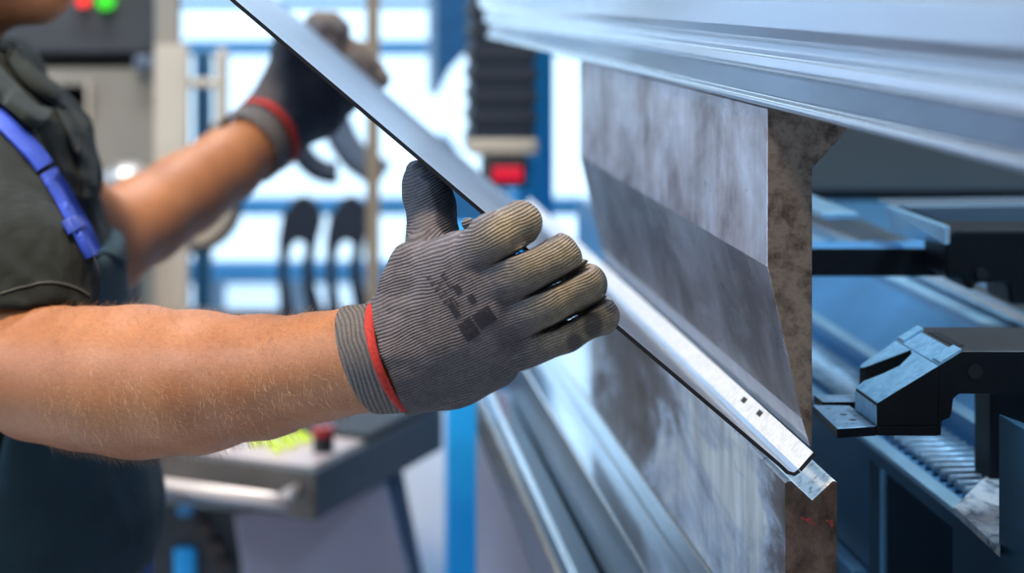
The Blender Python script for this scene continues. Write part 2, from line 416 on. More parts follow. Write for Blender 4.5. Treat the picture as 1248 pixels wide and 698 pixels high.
#SECTIONS
# ================================================================== the hall
X0, X1, Y0, Y1, ZC = -3.6, 3.4, -2.6, 6.5, 4.6
struct(box('floor', (X0-.2, Y0-.2, -.1), (X1+.2, Y1+.2, 0), M['floor'], bevel=0))
struct(box('ceiling', (X0-.2, Y0-.2, ZC), (X1+.2, Y1+.2, ZC+.1), M['ceil'], bevel=0))
def wall_with_hole(name, axis, c0, c1, a0, a1, h0, h1, z0, z1, mat):
    """wall slab between c0 and c1 on its thin axis, spanning a0..a1, with an opening h0..h1 by z0..z1"""
    bm = bmesh.new()
    for (p, q, r, s_) in ((a0, h0, 0, ZC), (h1, a1, 0, ZC), (h0, h1, 0, z0), (h0, h1, z1, ZC)):
        if q-p < 1e-4 or s_-r < 1e-4: continue
        if axis == 'y': bm_box(bm, (p, c0, r), (q, c1, s_))
        else: bm_box(bm, (c0, p, r), (c1, q, s_))
    return struct(frombm(name, bm, mat))
wall_with_hole('wall_back', 'y', Y1, Y1+.2, X0-.2, X1+.2, -.9, 1.5, .38, 3.2, M['wall'])
wall_with_hole('wall_left', 'x', X0-.2, X0, Y0, Y1, -.6, 5.6, 1.0, 3.6, M['wall'])
struct(box('wall_right', (X1, Y0, 0), (X1+.2, Y1, ZC), M['wall'], bevel=0))
struct(box('wall_front', (X0-.2, Y0-.2, 0), (X1+.2, Y0, ZC), M['wall_warm'], bevel=0))

def window(name, axis, c, a0, a1, z0, z1, bars_h, bars_v, bw=.05):
    w = bpy.data.objects.new(name, None); COL.objects.link(w); w['kind'] = 'structure'
    w.location = (a0, c, z0) if axis == 'y' else (c, a0, z0)
    bm = bmesh.new()
    def bar(p, q, r, s_, t=.05):
        if axis == 'y': bm_box(bm, (p, c-t, r), (q, c+t, s_))
        else: bm_box(bm, (c-t, p, r), (c+t, q, s_))
    for z, t in bars_h: bar(a0, a1, z-t/2, z+t/2)
    for a, t in bars_v: bar(a-t/2, a+t/2, z0, z1, .045)
    bar(a0, a0+bw, z0, z1); bar(a1-bw, a1, z0, z1); bar(a0, a1, z0, z0+bw); bar(a0, a1, z1-bw, z1)
    frombm('window_frame', bm, M['win_blue'], w)
    if axis == 'y': box('window_pane', (a0, c-.004, z0), (a1, c+.004, z1), M['glass'], w, 0)
    else: box('window_pane', (c-.004, a0, z0), (c+.004, a1, z1), M['glass'], w, 0)
    return w
def zy(y, Y=6.5): return CZ-(y+12)*Y/F
window('window_1', 'y', 6.58, -.9, 1.5, .38, 3.2, [(zy(4), .03), (zy(59), .045), (zy(254), .05), (zy(333), .05), (zy(-130), .05), (zy(-330), .05)], [(-.5, .04), (1.12, .05)])
window('window_2', 'x', X0-.08, -.6, 5.6, 1.0, 3.6, [(2.3, .06)], [(.9, .06), (2.4, .06), (3.9, .06)])
# low building outside, seen through the lowest window row
nb = empty('outside_building', (.4, 9.2, 0), 'pale grey blue neighbouring hall beyond the lowest row of window panes', 'building')
box('wall', (-2.5, 9.2, 0), (4.5, 9.5, CZ-(340+12)*9.2/F), simple('outside_wall', (.10, .15, .21), .8), nb)
for i in range(9):
    x = -1.05+i*.36
    box('window', (x, 9.17, CZ-(392+12)*9.2/F), (x+.26, 9.2, CZ-(346+12)*9.2/F), simple('outside_pane', (.85, .92, 1), .6), nb)

# ------------------------------------------------------------------ lights
W = bpy.data.worlds.new('world'); SC.world = W; W.use_nodes = True
bg = W.node_tree.nodes['Background']; bg.inputs[0].default_value = (.60, .81, 1.0, 1); bg.inputs[1].default_value = 2.2
def area(name, loc, rot, sx, sy, power, col, portal=False):
    l = bpy.data.lights.new(name, 'AREA'); l.shape = 'RECTANGLE'; l.size = sx; l.size_y = sy; l.energy = power; l.color = col
    if portal: l.cycles.is_portal = True
    o = bpy.data.objects.new(name, l); COL.objects.link(o); o.location = loc; o.rotation_euler = rot; return o
area('portal_back', (.3, 6.45, 1.86), (math.radians(-90), 0, 0), 2.4, 2.7, 1, (1, 1, 1), True)
area('portal_left', (X0+.05, 2.5, 2.3), (0, math.radians(-90), 0), 2.6, 6.2, 1, (1, 1, 1), True)
area('hall_lamp_warm', (-.62, .72, 3.5), (math.radians(10), math.radians(-6), 0), .30, .5, 84, (1, .75, .50))
area('hall_lamp_front', (-.4, -1.2, 3.6), (math.radians(30), 0, 0), .6, 1.2, 9, (.95, .9, .9))
area('added_fill_mid', (-.2, 2.3, 4.2), (math.radians(36), 0, 0), 2.2, .35, 110, (.86, .92, 1))  # unseen fill, added to brighten the fronts of the background
area('hall_lamp_cool', (-.7, 2.6, 4.3), (0, 0, 0), 1.6, .35, 45, (.70, .85, 1))
area('added_fill_side', (-2.9, .4, 3.2), (0, math.radians(-62), math.radians(12)), .5, 1.6, 55, (.62, .82, 1))  # unseen cool light from the left, added for ram, punch and die
area('hall_lamp_far', (.2, 4.6, 4.3), (0, 0, 0), 1.8, .35, 50, (.9, .93, 1))
area('added_fill_machine', (.80, 1.35, 2.15), (0, math.radians(20), 0), .15, 1.0, 12, (.55, .80, 1))  # unseen light, added to brighten the blue gauge parts

# ================================================================== press brake: upper beam with punch
NEAR, FAR = 1.17, 1.95
ram = empty('press_ram', (.4, 1.6, CZ), 'broad polished steel ram of the press above the punch', 'press ram')
rp = [(.262,-.0640),(.2635,-.0662),(.30,-.0665),(.352,-.0665),(.352,.9),(.30,.9),(.285,.30),(.262,.06),(.2535,.034),(.250,.012),(.2495,-.006),(.2515,-.020),(.2560,-.0265),(.2615,-.0285),(.2625,-.0335),(.2585,-.036),(.2580,-.0425),(.2610,-.0455),(.2665,-.0465),(.2668,-.0605),(.2635,-.0612)]
extr('ram_beam', rp, .5, 2.88, [M['ram'], M['ram_dark_reflection']], ram, side_mi=[0]*17+[1,1,0,0,0][:4], bevel=.0012, seg=3)
extr('clamp_strip', [(.2625,-.0650),(.2618,-.0635),(.2620,-.0625),(.2660,-.0612),(.2660,-.0650)], .5, 2.86, M['rail'], ram)

pn = [(.2668,-.0675),(.2668,-.1577),(.2864,-.2443),(.2912,-.2607),(.2922,-.2600),(.2925,-.2540),(.2925,-.1016),(.3145,-.0780),(.3145,-.0675)]
pu = empty('bending_punch', (.29, 1.5, CZ-.07), 'mottled grey gooseneck punch with brown end face under the ram', 'punch')
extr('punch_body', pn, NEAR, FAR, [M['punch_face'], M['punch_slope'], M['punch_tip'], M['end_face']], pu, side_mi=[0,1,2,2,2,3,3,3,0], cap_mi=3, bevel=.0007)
box('punch_tang', (.272, NEAR+.002, CZ-.0675), (.287, FAR-.002, CZ-.0666), M['end_face'], pu, 0)

# die with V groove
di = empty('bending_die', (.29, 1.5, CZ-.39), 'heavy bright V groove die with brown end face below punch', 'die')
dp = [(.2770,-.2812),(.2782,-.2800),(.2806,-.2798),(.2925,-.2908),(.3040,-.2799),(.3057,-.2798),(.3067,-.2808),(.3067,-.3905),(.2770,-.3905)]
extr('die_block', dp, NEAR, FAR, [M['die_face'], M['groove'], M['die_end']], di, side_mi=[1,1,1,1,1,1,2,2,0], cap_mi=2, bevel=.0004)
for (cx, cz, w, h) in ((985, 633, 9, 5), (978, 631, 6, 3), (991, 637, 6, 3), (1013, 637, 5, 9), (1008, 634, 5, 3)):  # red laser light on the die end, laid on as coloured patches
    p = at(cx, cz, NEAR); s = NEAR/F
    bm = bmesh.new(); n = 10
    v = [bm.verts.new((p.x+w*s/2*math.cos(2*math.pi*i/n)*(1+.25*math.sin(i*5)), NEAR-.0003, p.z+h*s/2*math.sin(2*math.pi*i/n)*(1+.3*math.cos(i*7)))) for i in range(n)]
    bm.faces.new(v); frombm('laser_light_patch', bm, M['laser'], di)

# lower table
bed = empty('press_bed', (.3, 1.6, 0), 'long steel press table with polished ledges carrying the die', 'press table')
extr('die_holder', [(.2757,-.3912),(.2757,-.4125),(.33,-.4125),(.33,-.3912)], .7, 2.42, M['rail'], bed, bevel=.0015)
extr('table_ledge', [(.245,-.4145),(.247,-.4130),(.33,-.4130),(.33,-.4700),(.245,-.4700)], .62, 2.42, [M['rail'], M['blue_dark']], bed, side_mi=[0,0,0,0,1], bevel=.002)
extr('polished_rail', [(.2085,-.4760),(.2120,-.4712),(.2200,-.4730),(.2235,-.4705),(.2420,-.4705),(.2440,-.4730),(.33,-.4730),(.33,-.52),(.2085,-.52)], .60, 2.42, M['rail'], bed, bevel=.001)
extr('front_panel', [(.2085,-.5205),(.2085,-1.5),(.33,-1.5),(.33,-.5205)], .60, 2.42, M['lavender'], bed)

# rear of the press: gauge channel seen to the right of the tools
rear = empty('gauge_channel', (.45, 1.6, 0), 'blue painted channel behind the die carrying the back gauge', 'machine channel')
RB, RE = .8, 2.6
bm = bmesh.new()
for (y0, y1, z0, z1) in ((RB, 1.344, -1.5, -.342), (1.344, 1.54, -.352, -.342), (1.54, RE, -1.5, -.342), (1.344, 1.54, -1.5, -.95)):
    bm_box(bm, (.428, y0, CZ+z0), (.436, y1, CZ+z1))
frombm('channel_side', bm, M['blue_dark'], rear)
box('bottom_flange', (.415, 1.54, CZ-.45), (.428, RE, CZ-.436), M['blue_mid'], rear)
box('inner_wall', (.74, RB, 0), (.75, RE, CZ-.36), M['black'], rear, 0)
extr('channel_lip', [(.4270,-.3380),(.4270,-.3425),(.4400,-.3425),(.4400,-.3380)], RB, RE, M['blue_light'], rear, bevel=.001)
box('channel_floor', (.436, RB, CZ-.350), (.505, RE, CZ-.342), M['blue_mid'], rear)
extr('channel_back', [(.502,-.342),(.502,-.322),(.507,-.317),(.552,-.277),(.553,-.270),(.57,-.268),(.60,-.268),(.60,-.35),(.505,-.35)], RB, RE, [M['blue_mid'], M['blue_light']], rear, side_mi=[0,1,0,0,1,0,0,0,0], bevel=.002)
for i in range(60):
    y = 1.28+i*.0165
    bm = bmesh.new(); tube_bm(bm, [(.4485, y, CZ-.3405), (.4485, y+.002, CZ-.3368), (.492, y+.006, CZ-.3368), (.492, y+.006, CZ-.3405)], .0034, 8)
    frombm('rack_tooth', bm, M['rack'], rear, smooth=True)
# bright scuffed gusset plate across the channel
g0, g1, g2 = at(1164, 619, 1.325), at(1219, 668, 1.25), at(1219, 562, 1.375)
z = CZ-.3325
def onz(px, py): 
    Y = (CZ-z)/((py-PY)/F); return ((px-PX)*Y/F, Y)
tri = [onz(1163, 617), onz(1219, 669), onz(1222, 560)]
bm = bmesh.new(); A = [bm.verts.new((x, y, z)) for x, y in tri]; B = [bm.verts.new((x, y, z-.005)) for x, y in tri]
bm.faces.new(A); bm.faces.new(B[::-1])
for i in range(3): bm.faces.new((A[i], A[(i+1) % 3], B[(i+1) % 3], B[i]))
frombm('gusset_plate', bm, M['scuffed'], rear)
# cheek plate on the right
box('cheek_plate', (.426, .85, CZ-.62), (.4268, .86, CZ-.61), M['blue_dark'], rear, 0)
ck = at(1217, 504, 1.235)
extr('end_cheek', [(ck.x, -1.5), (ck.x, ck.z-CZ), (ck.x+.05, ck.z-CZ-.018), (ck.x+.05, -1.5)], .80, 1.235, [M['blue_dark']], rear, bevel=.001)

# back gauge finger
fg = empty('gauge_finger', (.42, 1.3, CZ-.27), 'black back gauge finger with sloped milled nose and thin foot', 'gauge finger')
def slopez(x): return -.4662+.61*x
def planprism(name, poly, topf, bot, mats, parent, top_mi=0, side_mi=1):
    bm = bmesh.new(); A = [bm.verts.new((x, y, CZ+topf(x))) for x, y in poly]; B = [bm.verts.new((x, y, CZ+bot)) for x, y in poly]
    n = len(poly); f = bm.faces.new(A); f.material_index = top_mi; f = bm.faces.new(B[::-1]); f.material_index = side_mi
    for i in range(n): f = bm.faces.new((A[i], B[i], B[(i+1) % n], A[(i+1) % n])); f.material_index = side_mi
    return frombm(name, bm, None, parent, mats=mats, bevel=.0006)
nose = [(.352,1.25),(.3895,1.25),(.3895,1.34),(.3655,1.335),(.363,1.330),(.3655,1.325),(.389,1.306),(.3874,1.2985),(.3773,1.2905),(.368,1.2945),(.358,1.302),(.352,1.298)]
planprism('nose_block', nose, slopez, -.2655, [M['finger_sky_tint'], M['black']], fg)
planprism('nose_lower', [(.352,1.25),(.3895,1.25),(.3895,1.298),(.352,1.298)], lambda x: -.2656, -.2715, [M['black'], M['black']], fg)
extr('finger_arm', [(.3896,-.2715),(.3896,-.2286),(.402,-.2210),(.4045,-.2200),(1.15,-.2200),(1.15,-.245),(.402,-.246),(.3985,-.249),(.3975,-.258),(.3965,-.2605),(.3915,-.2625),(.3910,-.2715)], 1.25, 1.34, [M['black'], M['black_top'], M['finger_sky_tint']], fg, side_mi=[0,2,1,1,0,0,0,0,0,0,0,0], bevel=.0008)
planprism('foot', [(.3257,1.243),(.352,1.25),(.352,1.312),(.3286,1.314)], lambda x: -.2655, -.2715, [M['foot'], M['black']], fg)
planprism('rear_foot', [(.337,1.322),(.3655,1.322),(.3655,1.345),(.3372,1.345)], lambda x: -.2650, -.2700, [M['foot'], M['black']], fg)
for (x, y) in ((.342, 1.268), (.3405, 1.284)): cyl('foot_hole', (x, y, CZ-.2656), (x, y, CZ-.26535), .0022, M['black'], fg, 12)
box('face_strip', (.3514, 1.2505, CZ-.2650), (.3519, 1.2975, CZ-.2535), M['finger_sky_tint'], fg, 0)
def clip(name, x0, x1, y0, y1, h=.0016):
    bm = bmesh.new(); v = [bm.verts.new((x, y, CZ+slopez(x)+o)) for o in (-.0005, h) for x, y in ((x0,y0),(x1,y0),(x1,y1),(x0,y1))]
    for f in ((0,3,2,1),(4,5,6,7),(0,1,5,4),(1,2,6,5),(2,3,7,6),(3,0,4,7)): bm.faces.new([v[i] for i in f])
    frombm(name, bm, M['finger_sky_tint'], fg, bevel=.0003)
clip('clip', .3905, .4035, 1.2505, 1.266); clip('clip', .3905, .4035, 1.326, 1.3395)
box('recess', (.404, 1.268, CZ-.2202), (.411, 1.318, CZ-.2196), M['black'], fg, 0)
cyl('side_bolt', (.4115, 1.2505, CZ-.232), (.4115, 1.249, CZ-.232), .0045, M['rubber'], fg, 24)
fsup = box('gauge_slide', (.60, 1.24, CZ-.2683), (.68, 1.36, CZ-.2455), M['black'], fg)
rr = box('end_stop_post', (.470, 1.395, CZ-.342), (.50, 1.43, CZ-.2475), M['black'], rear)

# black cross beam with carriage further back, light rails
cb = empty('gauge_crossbeam', (.7, 1.6, CZ-.22), 'black crossbeam of the back gauge running behind the punch', 'crossbeam')
a, b = at(982, 302, 1.62), at(1248, 337, 1.62)
extr('beam_body', [(a.x, a.z-CZ), (a.x, b.z-CZ), (1.15, b.z-CZ), (1.15, a.z-CZ)], 1.62, 1.665, [M['black'], M['blue_mid']], cb, side_mi=[0,0,0,1], bevel=.001)
frontal('carriage', [(1152,286),(1165,279),(1300,279),(1300,372),(1232,372),(1228,345),(1190,345),(1188,355),(1178,352),(1174,340),(1152,338)], 1.56, .055, M['black'], cb)
p = at(1196, 334, 1.558); cyl('carriage_bolt', (p.x, 1.56, p.z), (p.x, 1.555, p.z), .0045, M['black_top'], cb, 16)
br = empty('gauge_bracket', at(1110, 296, 1.56), 'pale blue metal bracket plate standing on the black crossbeam', 'bracket')
q = [at(1078, 250, 1.66), at(1150, 276, 1.50), at(1150, 298, 1.50), at(1085, 284, 1.66)]
bm = bmesh.new(); A = [bm.verts.new(v) for v in q]; B = [bm.verts.new(v+Vector((.006, .004, 0))) for v in q]
bm.faces.new(A); bm.faces.new(B[::-1])
for i in range(4): bm.faces.new((A[i], A[(i+1) % 4], B[(i+1) % 4], B[i]))
frombm('bracket_plate', bm, M['blue_light'], br, bevel=.0008)
frontal('bracket_shelf', [(1085,249),(1330,246),(1330,274),(1150,275)], 1.70, .05, simple('grey_blue_bar', (.14, .18, .22), .4, .5), br)
lb = tag(extr('linear_rail', [(.425,-.181),(.425,-.186),(.455,-.186),(.455,-.181)], 1.67, 2.5, M['blue_light'], bevel=.001), 'pale blue guide rail running away behind the punch above crossbeam', 'guide rail')
for (nm, x, zz, r, lab) in (('guide_rod', .575, -.259, .009, 'shiny round rod lying nearest the channel edge under the carriage'), ('guide_rod', .632, -.271, .012, 'thicker shiny rod right of the slim rod under the carriage')):
    o = cyl(nm, (x, 1.35, CZ+zz), (x, 2.6, CZ+zz), r, M['rail']); tag(o, lab, 'rod', 'guide rods')
tag(extr('rod_support_plate', [(.601,-.30),(.601,-.283),(.739,-.283),(.739,-.30)], 1.35, 2.6, M['blue_mid'], bevel=.001), 'flat blue plate under the shiny rods beside the gauge channel', 'plate')
# grey machine back panel closing the rear opening
bp = empty('rear_housing', (1.2, 2.92, 0), 'plain grey green rear panel with blue base behind the ram', 'machine panel')
box('upper_panel', (.42, 2.92, CZ-.285), (2.0, 2.96, CZ+.6), M['grey_panel'], bp)
box('blue_base', (.40, 2.70, .0), (1.4, 2.96, CZ-.30), M['blue_mid'], bp)
box('gap_dark', (.42, 2.93, CZ-.30), (1.4, 2.95, CZ-.285), M['black'], bp, 0)  # black strip standing in for the dark gap under the panel

# ================================================================== the bent sheet
sh = empty('steel_sheet', (.276, 1.8, CZ-.27), 'thin bent steel sheet held aloft by both gloved hands', 'metal sheet')
SY = 1.15; s = SY/F; FY = 2.56
top = at(230, 1-.849*58, SY); e0 = at(951, 563.9, SY)
Lx, Lz = e0.x, e0.z-CZ
path = [(top.x, top.z-CZ), (Lx, Lz)]
c1 = at(961, 573.5, SY); c2 = at(967.5, 575.5, SY); c3 = at(973, 571.5, SY); c4 = at(991, 551, SY)
path += [(c1.x, c1.z-CZ), (c2.x, c2.z-CZ), (c3.x, c3.z-CZ)]
flng = [(c3.x, c3.z-CZ), (c4.x, c4.z-CZ)]
def sheet_part(name, pth, th, y0, y1, mats, parent):
    off = []
    for i, p in enumerate(pth):
        a_ = Vector(pth[max(i-1, 0)]); b_ = Vector(pth[min(i+1, len(pth)-1)]); t = (b_-a_).normalized(); n = Vector((t.y, -t.x))
        off.append((p[0]+n.x*th, p[1]+n.y*th))
    prof = pth+off[::-1]; k = len(pth)
    smi = [0]*(k-1)+[1]+[0]*(k-1)+[1]
    return extr(name, prof, y0, y1, mats, parent, side_mi=smi, cap_mi=1)
sheet_part('sheet_web', path, .0022, SY, FY, [M['sheet'], M['sheet_edge']], sh)
fl = sheet_part('bent_flange', flng, .0022, SY, FY, [M['flange'], M['sheet_edge']], sh)
fd = Vector((flng[1][0]-flng[0][0], 0, flng[1][1]-flng[0][1])).normalized(); fn = Vector((-fd.z, 0, fd.x))
for (px, py) in ((907, 487.5), (926, 503.5)):
    r = (px-PX)/(-(py-PY)); # X/dz
    x0, z0 = flng[0]; t = (x0-r*z0)/(r*fd.z-fd.x); X = x0+t*fd.x; Zz = z0+t*fd.z; Y = X*F/(px-PX)
    c = Vector((X, Y, CZ+Zz)); bm = bmesh.new()
    v = [bm.verts.new(c+fn*h+fd*a_*.0018+Vector((0, b_*.0045, 0))) for h in (-.0002, .0004) for a_, b_ in ((-1,-1),(1,-1),(1,1),(-1,1))]
    for f in ((0,3,2,1),(4,5,6,7),(0,1,5,4),(1,2,6,5),(2,3,7,6),(3,0,4,7)): bm.faces.new([v[i] for i in f])
    frombm('punched_hole', bm, M['black'], sh)
# ================================================================== background, left of the press
mc = empty('machine_cabinet', at(100, 200, 4.0), 'dark machine control housing with red and green lamps behind worker', 'machine')
def pbox(name, x0, y0, x1, y1, Y, d, mat, parent=None, bevel=.004):
    a = at(x0, y1, Y); b = at(x1, y0, Y); return box(name, (a.x, Y, a.z), (b.x, Y+d, b.z), mat, parent, bevel)
pbox('housing', -160, -260, 188, 64, 4.0, .5, M['cab_dark'], mc)
pbox('black_strip', -160, 64, 186, 83, 4.06, .4, M['rubber'], mc)  # black strip set back below the housing
bm = bmesh.new()
for (x0, y0, x1, y1) in ((-160,83,58,900),(58,83,108,104),(58,150,108,900),(108,83,196,900)):
    a = at(x0, y1, 4.02); b = at(x1, y0, 4.02); bm_box(bm, (a.x, 4.02, max(a.z, 0)), (b.x, 4.5, b.z))
frombm('lower_cabinet', bm, M['cab_beige'], mc)
pbox('opening_back', 55, 100, 112, 155, 4.3, .02, M['rubber'], mc)
pbox('opening_rim', 104, 100, 110, 152, 4.0, .02, M['post_beige'], mc)
for px, m, nm in ((103, 'lamp_red', 'red_lamp'), (130, 'lamp_green', 'green_lamp')):
    p = at(px, 1, 4.0); cyl(nm, (p.x, 4.0, p.z), (p.x, 3.96, p.z), .012 if m == 'lamp_red' else .017, M[m], mc, 20)
pbox('key_switch', 163, 68, 184, 84, 3.97, .04, M['tool_grey'], mc)
p = at(153, 215, 3.7)
cr = bmesh.new(); bmesh.ops.create_uvsphere(cr, u_segments=32, v_segments=20, radius=1, matrix=Matrix.Translation(p) @ Matrix.Diagonal((.045, .045, .028, 1)))
hb = frombm('wheel_hub', cr, simple('satin_metal', (.62, .57, .54), .3, .8), None, smooth=True)
st = empty('hand_wheel_stand', (p.x, p.y, 0), 'round satin metal dome on a stand before the beige cabinet', 'stand')
hb.parent = st; hb.matrix_parent_inverse = Matrix.Translation(st.location).inverted(); hb.name = 'dome'
cyl('column', (p.x, p.y, 0), (p.x, p.y, p.z-.02), .03, M['cab_dark'], st)

po = empty('cabinet_post', at(205, 0, 3.8), 'beige upright frame post beside the cabinet with side arm', 'post')
po.location.z = 0
a = at(189, 0, 3.8); b = at(218, 55, 3.8); box('upper_post', (a.x, 3.8, b.z), (b.x, 3.88, 2.6), M['cab_beige'], po)
a = at(188, 55, 3.78); b = at(228, 0, 3.78); box('lower_post', (a.x, 3.78, 0), (b.x, 3.88, a.z), M['post_beige'], po)
pbox('side_arm', 226, 96, 268, 107, 3.80, .04, M['post_beige'], po)
ob = pbox('end_bar', 262, 58, 278, 158, 3.80, .04, M['post_beige'], po, .015)
# blue framed opening pieces between posts
bf = tag(pbox('blue_side_frame', 236, 60, 258, 640, 5.6, .08, M['blue_dark']), 'slim dark blue upright frame beside the windows', 'frame')
ca = tube('round_blue_frame', [at(256-8, 40, 5.5)] , .01, M['win_blue']) if False else None
# tan and cream uprights
for (nm, x0, x1, Y, m, lab, cat) in (
    ('slim_post', 447, 463, 3.9, 'post_tan', 'slim tan upright post in front of the windows', 'post'),
    ('brown_post', 464, 486, 4.5, 'post_tan', 'darker brown upright post against the cream column', 'post'),
    ('cream_column', 486, 531, 4.6, 'post_white', 'broad cream upright post right of the brown one', 'post')):
    a = at(x0, 0, Y); b = at(x1, 0, Y)
    o = empty(nm, (a.x, Y, 0), lab, cat)
    y0 = {'slim_post': .012, 'brown_post': 1.16, 'cream_column': 1.14}[nm]
    box('shaft', (a.x, Y, y0), (b.x, Y+.05, ZC), M[m], o); box('end_plate', (a.x-.004, Y-.004, y0-.012), (b.x+.004, Y+.054, y0), M[m], o)
    if y0 > 1: o.location.z = y0
    if nm != 'slim_post':
        pass
# blue machine part right of the cream column
bb = empty('blue_column_machine', at(552, 40, 4.9), 'deep blue machine head between cream column and bellows', 'machine')
bb.location.z = 0
frontal('head', [(531,-300),(640,-300),(640,20),(575,52),(562,70),(548,85),(531,120)], 4.9, .3, simple('deep_blue', (.02, .12, .28), .4, .1, .2), bb)
frontal('lower_guard', [(500,560),(500,300),(520,215),(545,165),(580,215),(640,240),(640,560)], 4.9, .2, simple('deep_blue_b', (.03, .17, .38), .4, .1, .3), bb)
# bellows
be = empty('safety_bellows', at(614, 180, 3.15), 'black pleated bellows with beige foot beside blue frame post', 'bellows')
a = at(573, 0, 3.15); b = at(655, 170, 3.15)
prof = []; z = 2.1; k = 0
zs = np.arange(b.z, 2.1, .0165)
L = [(a.x+(.007 if i % 2 else 0), z-CZ) for i, z in enumerate(zs)]; R = [(b.x-(.006 if i % 2 else 0), z-CZ) for i, z in enumerate(zs)]
extr('pleats', L+R[::-1], 3.15, 3.27, M['bellows'], be)
bm = bmesh.new()
for i, z_ in enumerate(zs[::2]): bm_box(bm, (a.x+.001, 3.143, z_-.003), (b.x-.001, 3.151, z_+.003))
frombm('pleat_ridges', bm, simple('bellows_ridge', (.03, .035, .045), .5), be)
pbox('foot_block', 574, 170, 656, 189, 3.13, .14, M['beige_metal'], be)
# blue press side frame
sf = empty('blue_frame_post', at(661, 300, 3.2), 'bright blue machine post carrying a small glowing red display', 'post')
sf.location.z = 0
a = at(641, 0, 3.2); b = at(682, 0, 3.2); box('post', (a.x, 3.28, 0), (b.x, 3.38, 2.6), M['blue_paint'], sf)
pbox('display_arm', 630, 191, 660, 340, 3.24, .1, M['blue_paint'], sf, .01)
a = at(545, 0, 3.3); b = at(586, 0, 3.3)
dc = pbox('display_case', 594, 191, 643, 228, 3.12, .12, M['rubber'], sf); dc['label'] = 'small black display box'
pbox('display_screen', 601, 203, 637, 221, 3.112, .01, M['led'], dc, .003)
o = empty('blue_leg_post', (a.x, 3.3, 0), 'blue upright leg beside the grey press front panel', 'post')
box('leg', (a.x, 3.3, 0), (b.x, 3.36, CZ-.38), M['blue_paint'], o)
pl = empty('white_side_panel', (at(500, 0, 3.35).x, 3.4, 0), 'pale bluish white panel between console and blue leg post', 'panel')
frontal('panel', [(470,540),(548,500),(548,1100),(500,1100)], 3.45, .03, M['white_panel'], pl)

# ------------------------------------------------------------------ rack and hanging dark tools before the windows
rk = empty('tool_rack', at(400, 240, 5.0), 'blue rack with dark fork shaped tools standing before windows', 'rack'); rk.location.z = 0
def bgtube(name, pts, Y, r, mat, parent, curve=8):
    return tube(name, [at(x, y, Y) for x, y in pts], r, mat, parent, 12, curve)
a = at(320, 338, 5.02)
box('rack_shelf', (at(215, 0, 5.02).x, 5.0, at(0, 392, 5.02).z), (at(545, 0, 5.02).x, 5.12, at(0, 383, 5.02).z), M['cab_dark'], rk)
for x in (222, 540):
    q = at(x, 0, 5.05).x; box('rack_leg', (q-.02, 5.02, 0), (q+.02, 5.1, at(0, 392, 5.02).z), M['blue_paint'], rk)
def fork(cx, lab, m):
    t = empty('fork_tool', at(cx, 384, 5.0), lab, 'tool', 'fork shaped tools on the rack')
    pts = [(cx-26,385),(cx-28,350),(cx-28,318),(cx-28,290),(cx-23,262),(cx-6,240),(cx+7,237),(cx+22,250),(cx+27,268),(cx+22,288),(cx+12,297),(cx+5,298),(cx-3,293),(cx-11,299),(cx-15,318),(cx-15,342),(cx-8,385)]
    frontal('left_prong', pts, 4.98, .02, m, t, .004)
    pts = [(cx+7,270),(cx+25,266),(cx+19,300),(cx+15,325),(cx+18,350),(cx+30,385),(cx+8,385),(cx+2,352),(cx+1,325),(cx+5,298)]
    frontal('right_prong', pts, 5.001, .02, m, t, .004)
fork(367, 'dark fork shaped tool on rack, farther from slim tan post', M['tool_dark'])
fork(425, 'dark fork shaped tool on rack, beside the slim tan post', M['tool_dark'])
slim = bpy.data.objects['slim_post']
bgtube('curved_hook', [(366,184),(374,195),(386,205),(400,210),(412,210)], 3.97, [.015]+[.022]*31+[.015], M['tool_dark'], slim)
bgtube('hook_link', [(368,182),(390,158),(412,150)], 3.97, .008, M['tool_grey'], slim)
bgtube('curved_lever', [(408,146),(418,170),(432,190),(448,202),(466,214)], 3.99, .030, M['tool_grey'], slim)
slim['label'] = 'slim tan upright post with grey curved lever in front of windows'
bgtube('hose', [(222,304),(250,302),(272,290),(286,272),(291,250),(290,200),(270,130)], 3.86, .007, M['rubber'], po)
bgtube('bent_tube', [(200,312),(225,300),(250,290),(270,270),(276,240),(268,150)], 3.9, .020, M['post_beige'], po)
tag(tube('tall_blue_upright', [at(208, 335, 4.6), at(208, 335, 4.6)-Vector((0, 0, CZ-.655))], .02, M['blue_paint']), 'short bright blue round post left of the rack', 'post')

# ------------------------------------------------------------------ control console
zt, zb = CZ-.634, CZ-.699
c0 = Vector((.0216, 2.70, 0)); r1 = Vector((.219, 3.126, 0)); l1 = Vector((-.208, .12, 0))*1.9
co_ = empty('control_console', (c0.x, c0.y+.3, 0), 'charcoal control console with yellow buttons and chrome hand rail', 'control console')
def quadbox(name, base, z0, z1, mat, parent, bevel=.003, mats=None, mi=None):
    bm = bmesh.new(); A = [bm.verts.new((p.x, p.y, z0)) for p in base]; B = [bm.verts.new((p.x, p.y, z1)) for p in base]
    n = len(base); bm.faces.new(A[::-1]); f = bm.faces.new(B)
    if mi: f.material_index = mi[0]
    for i in range(n):
        f = bm.faces.new((A[i], A[(i+1) % n], B[(i+1) % n], B[i]))
        if mi: f.material_index = mi[1+i]
    return frombm(name, bm, mat, parent, mats=mats, bevel=bevel)
base = [c0, r1, r1+l1, c0+l1]
quadbox('console_box', base, zb, zt, None, co_, mats=[M['console_front'], M['console_side']], mi=[1, 1, 0, 0, 0])
u = (r1-c0); w = l1.normalized()
ins = [c0+u*.03+w*.012, c0+u*.60+w*.012, c0+u*.60+l1*.97, c0+u*.03+l1*.97]
quadbox('top_plate', ins, zt, zt+.003, M['console_top'], co_)
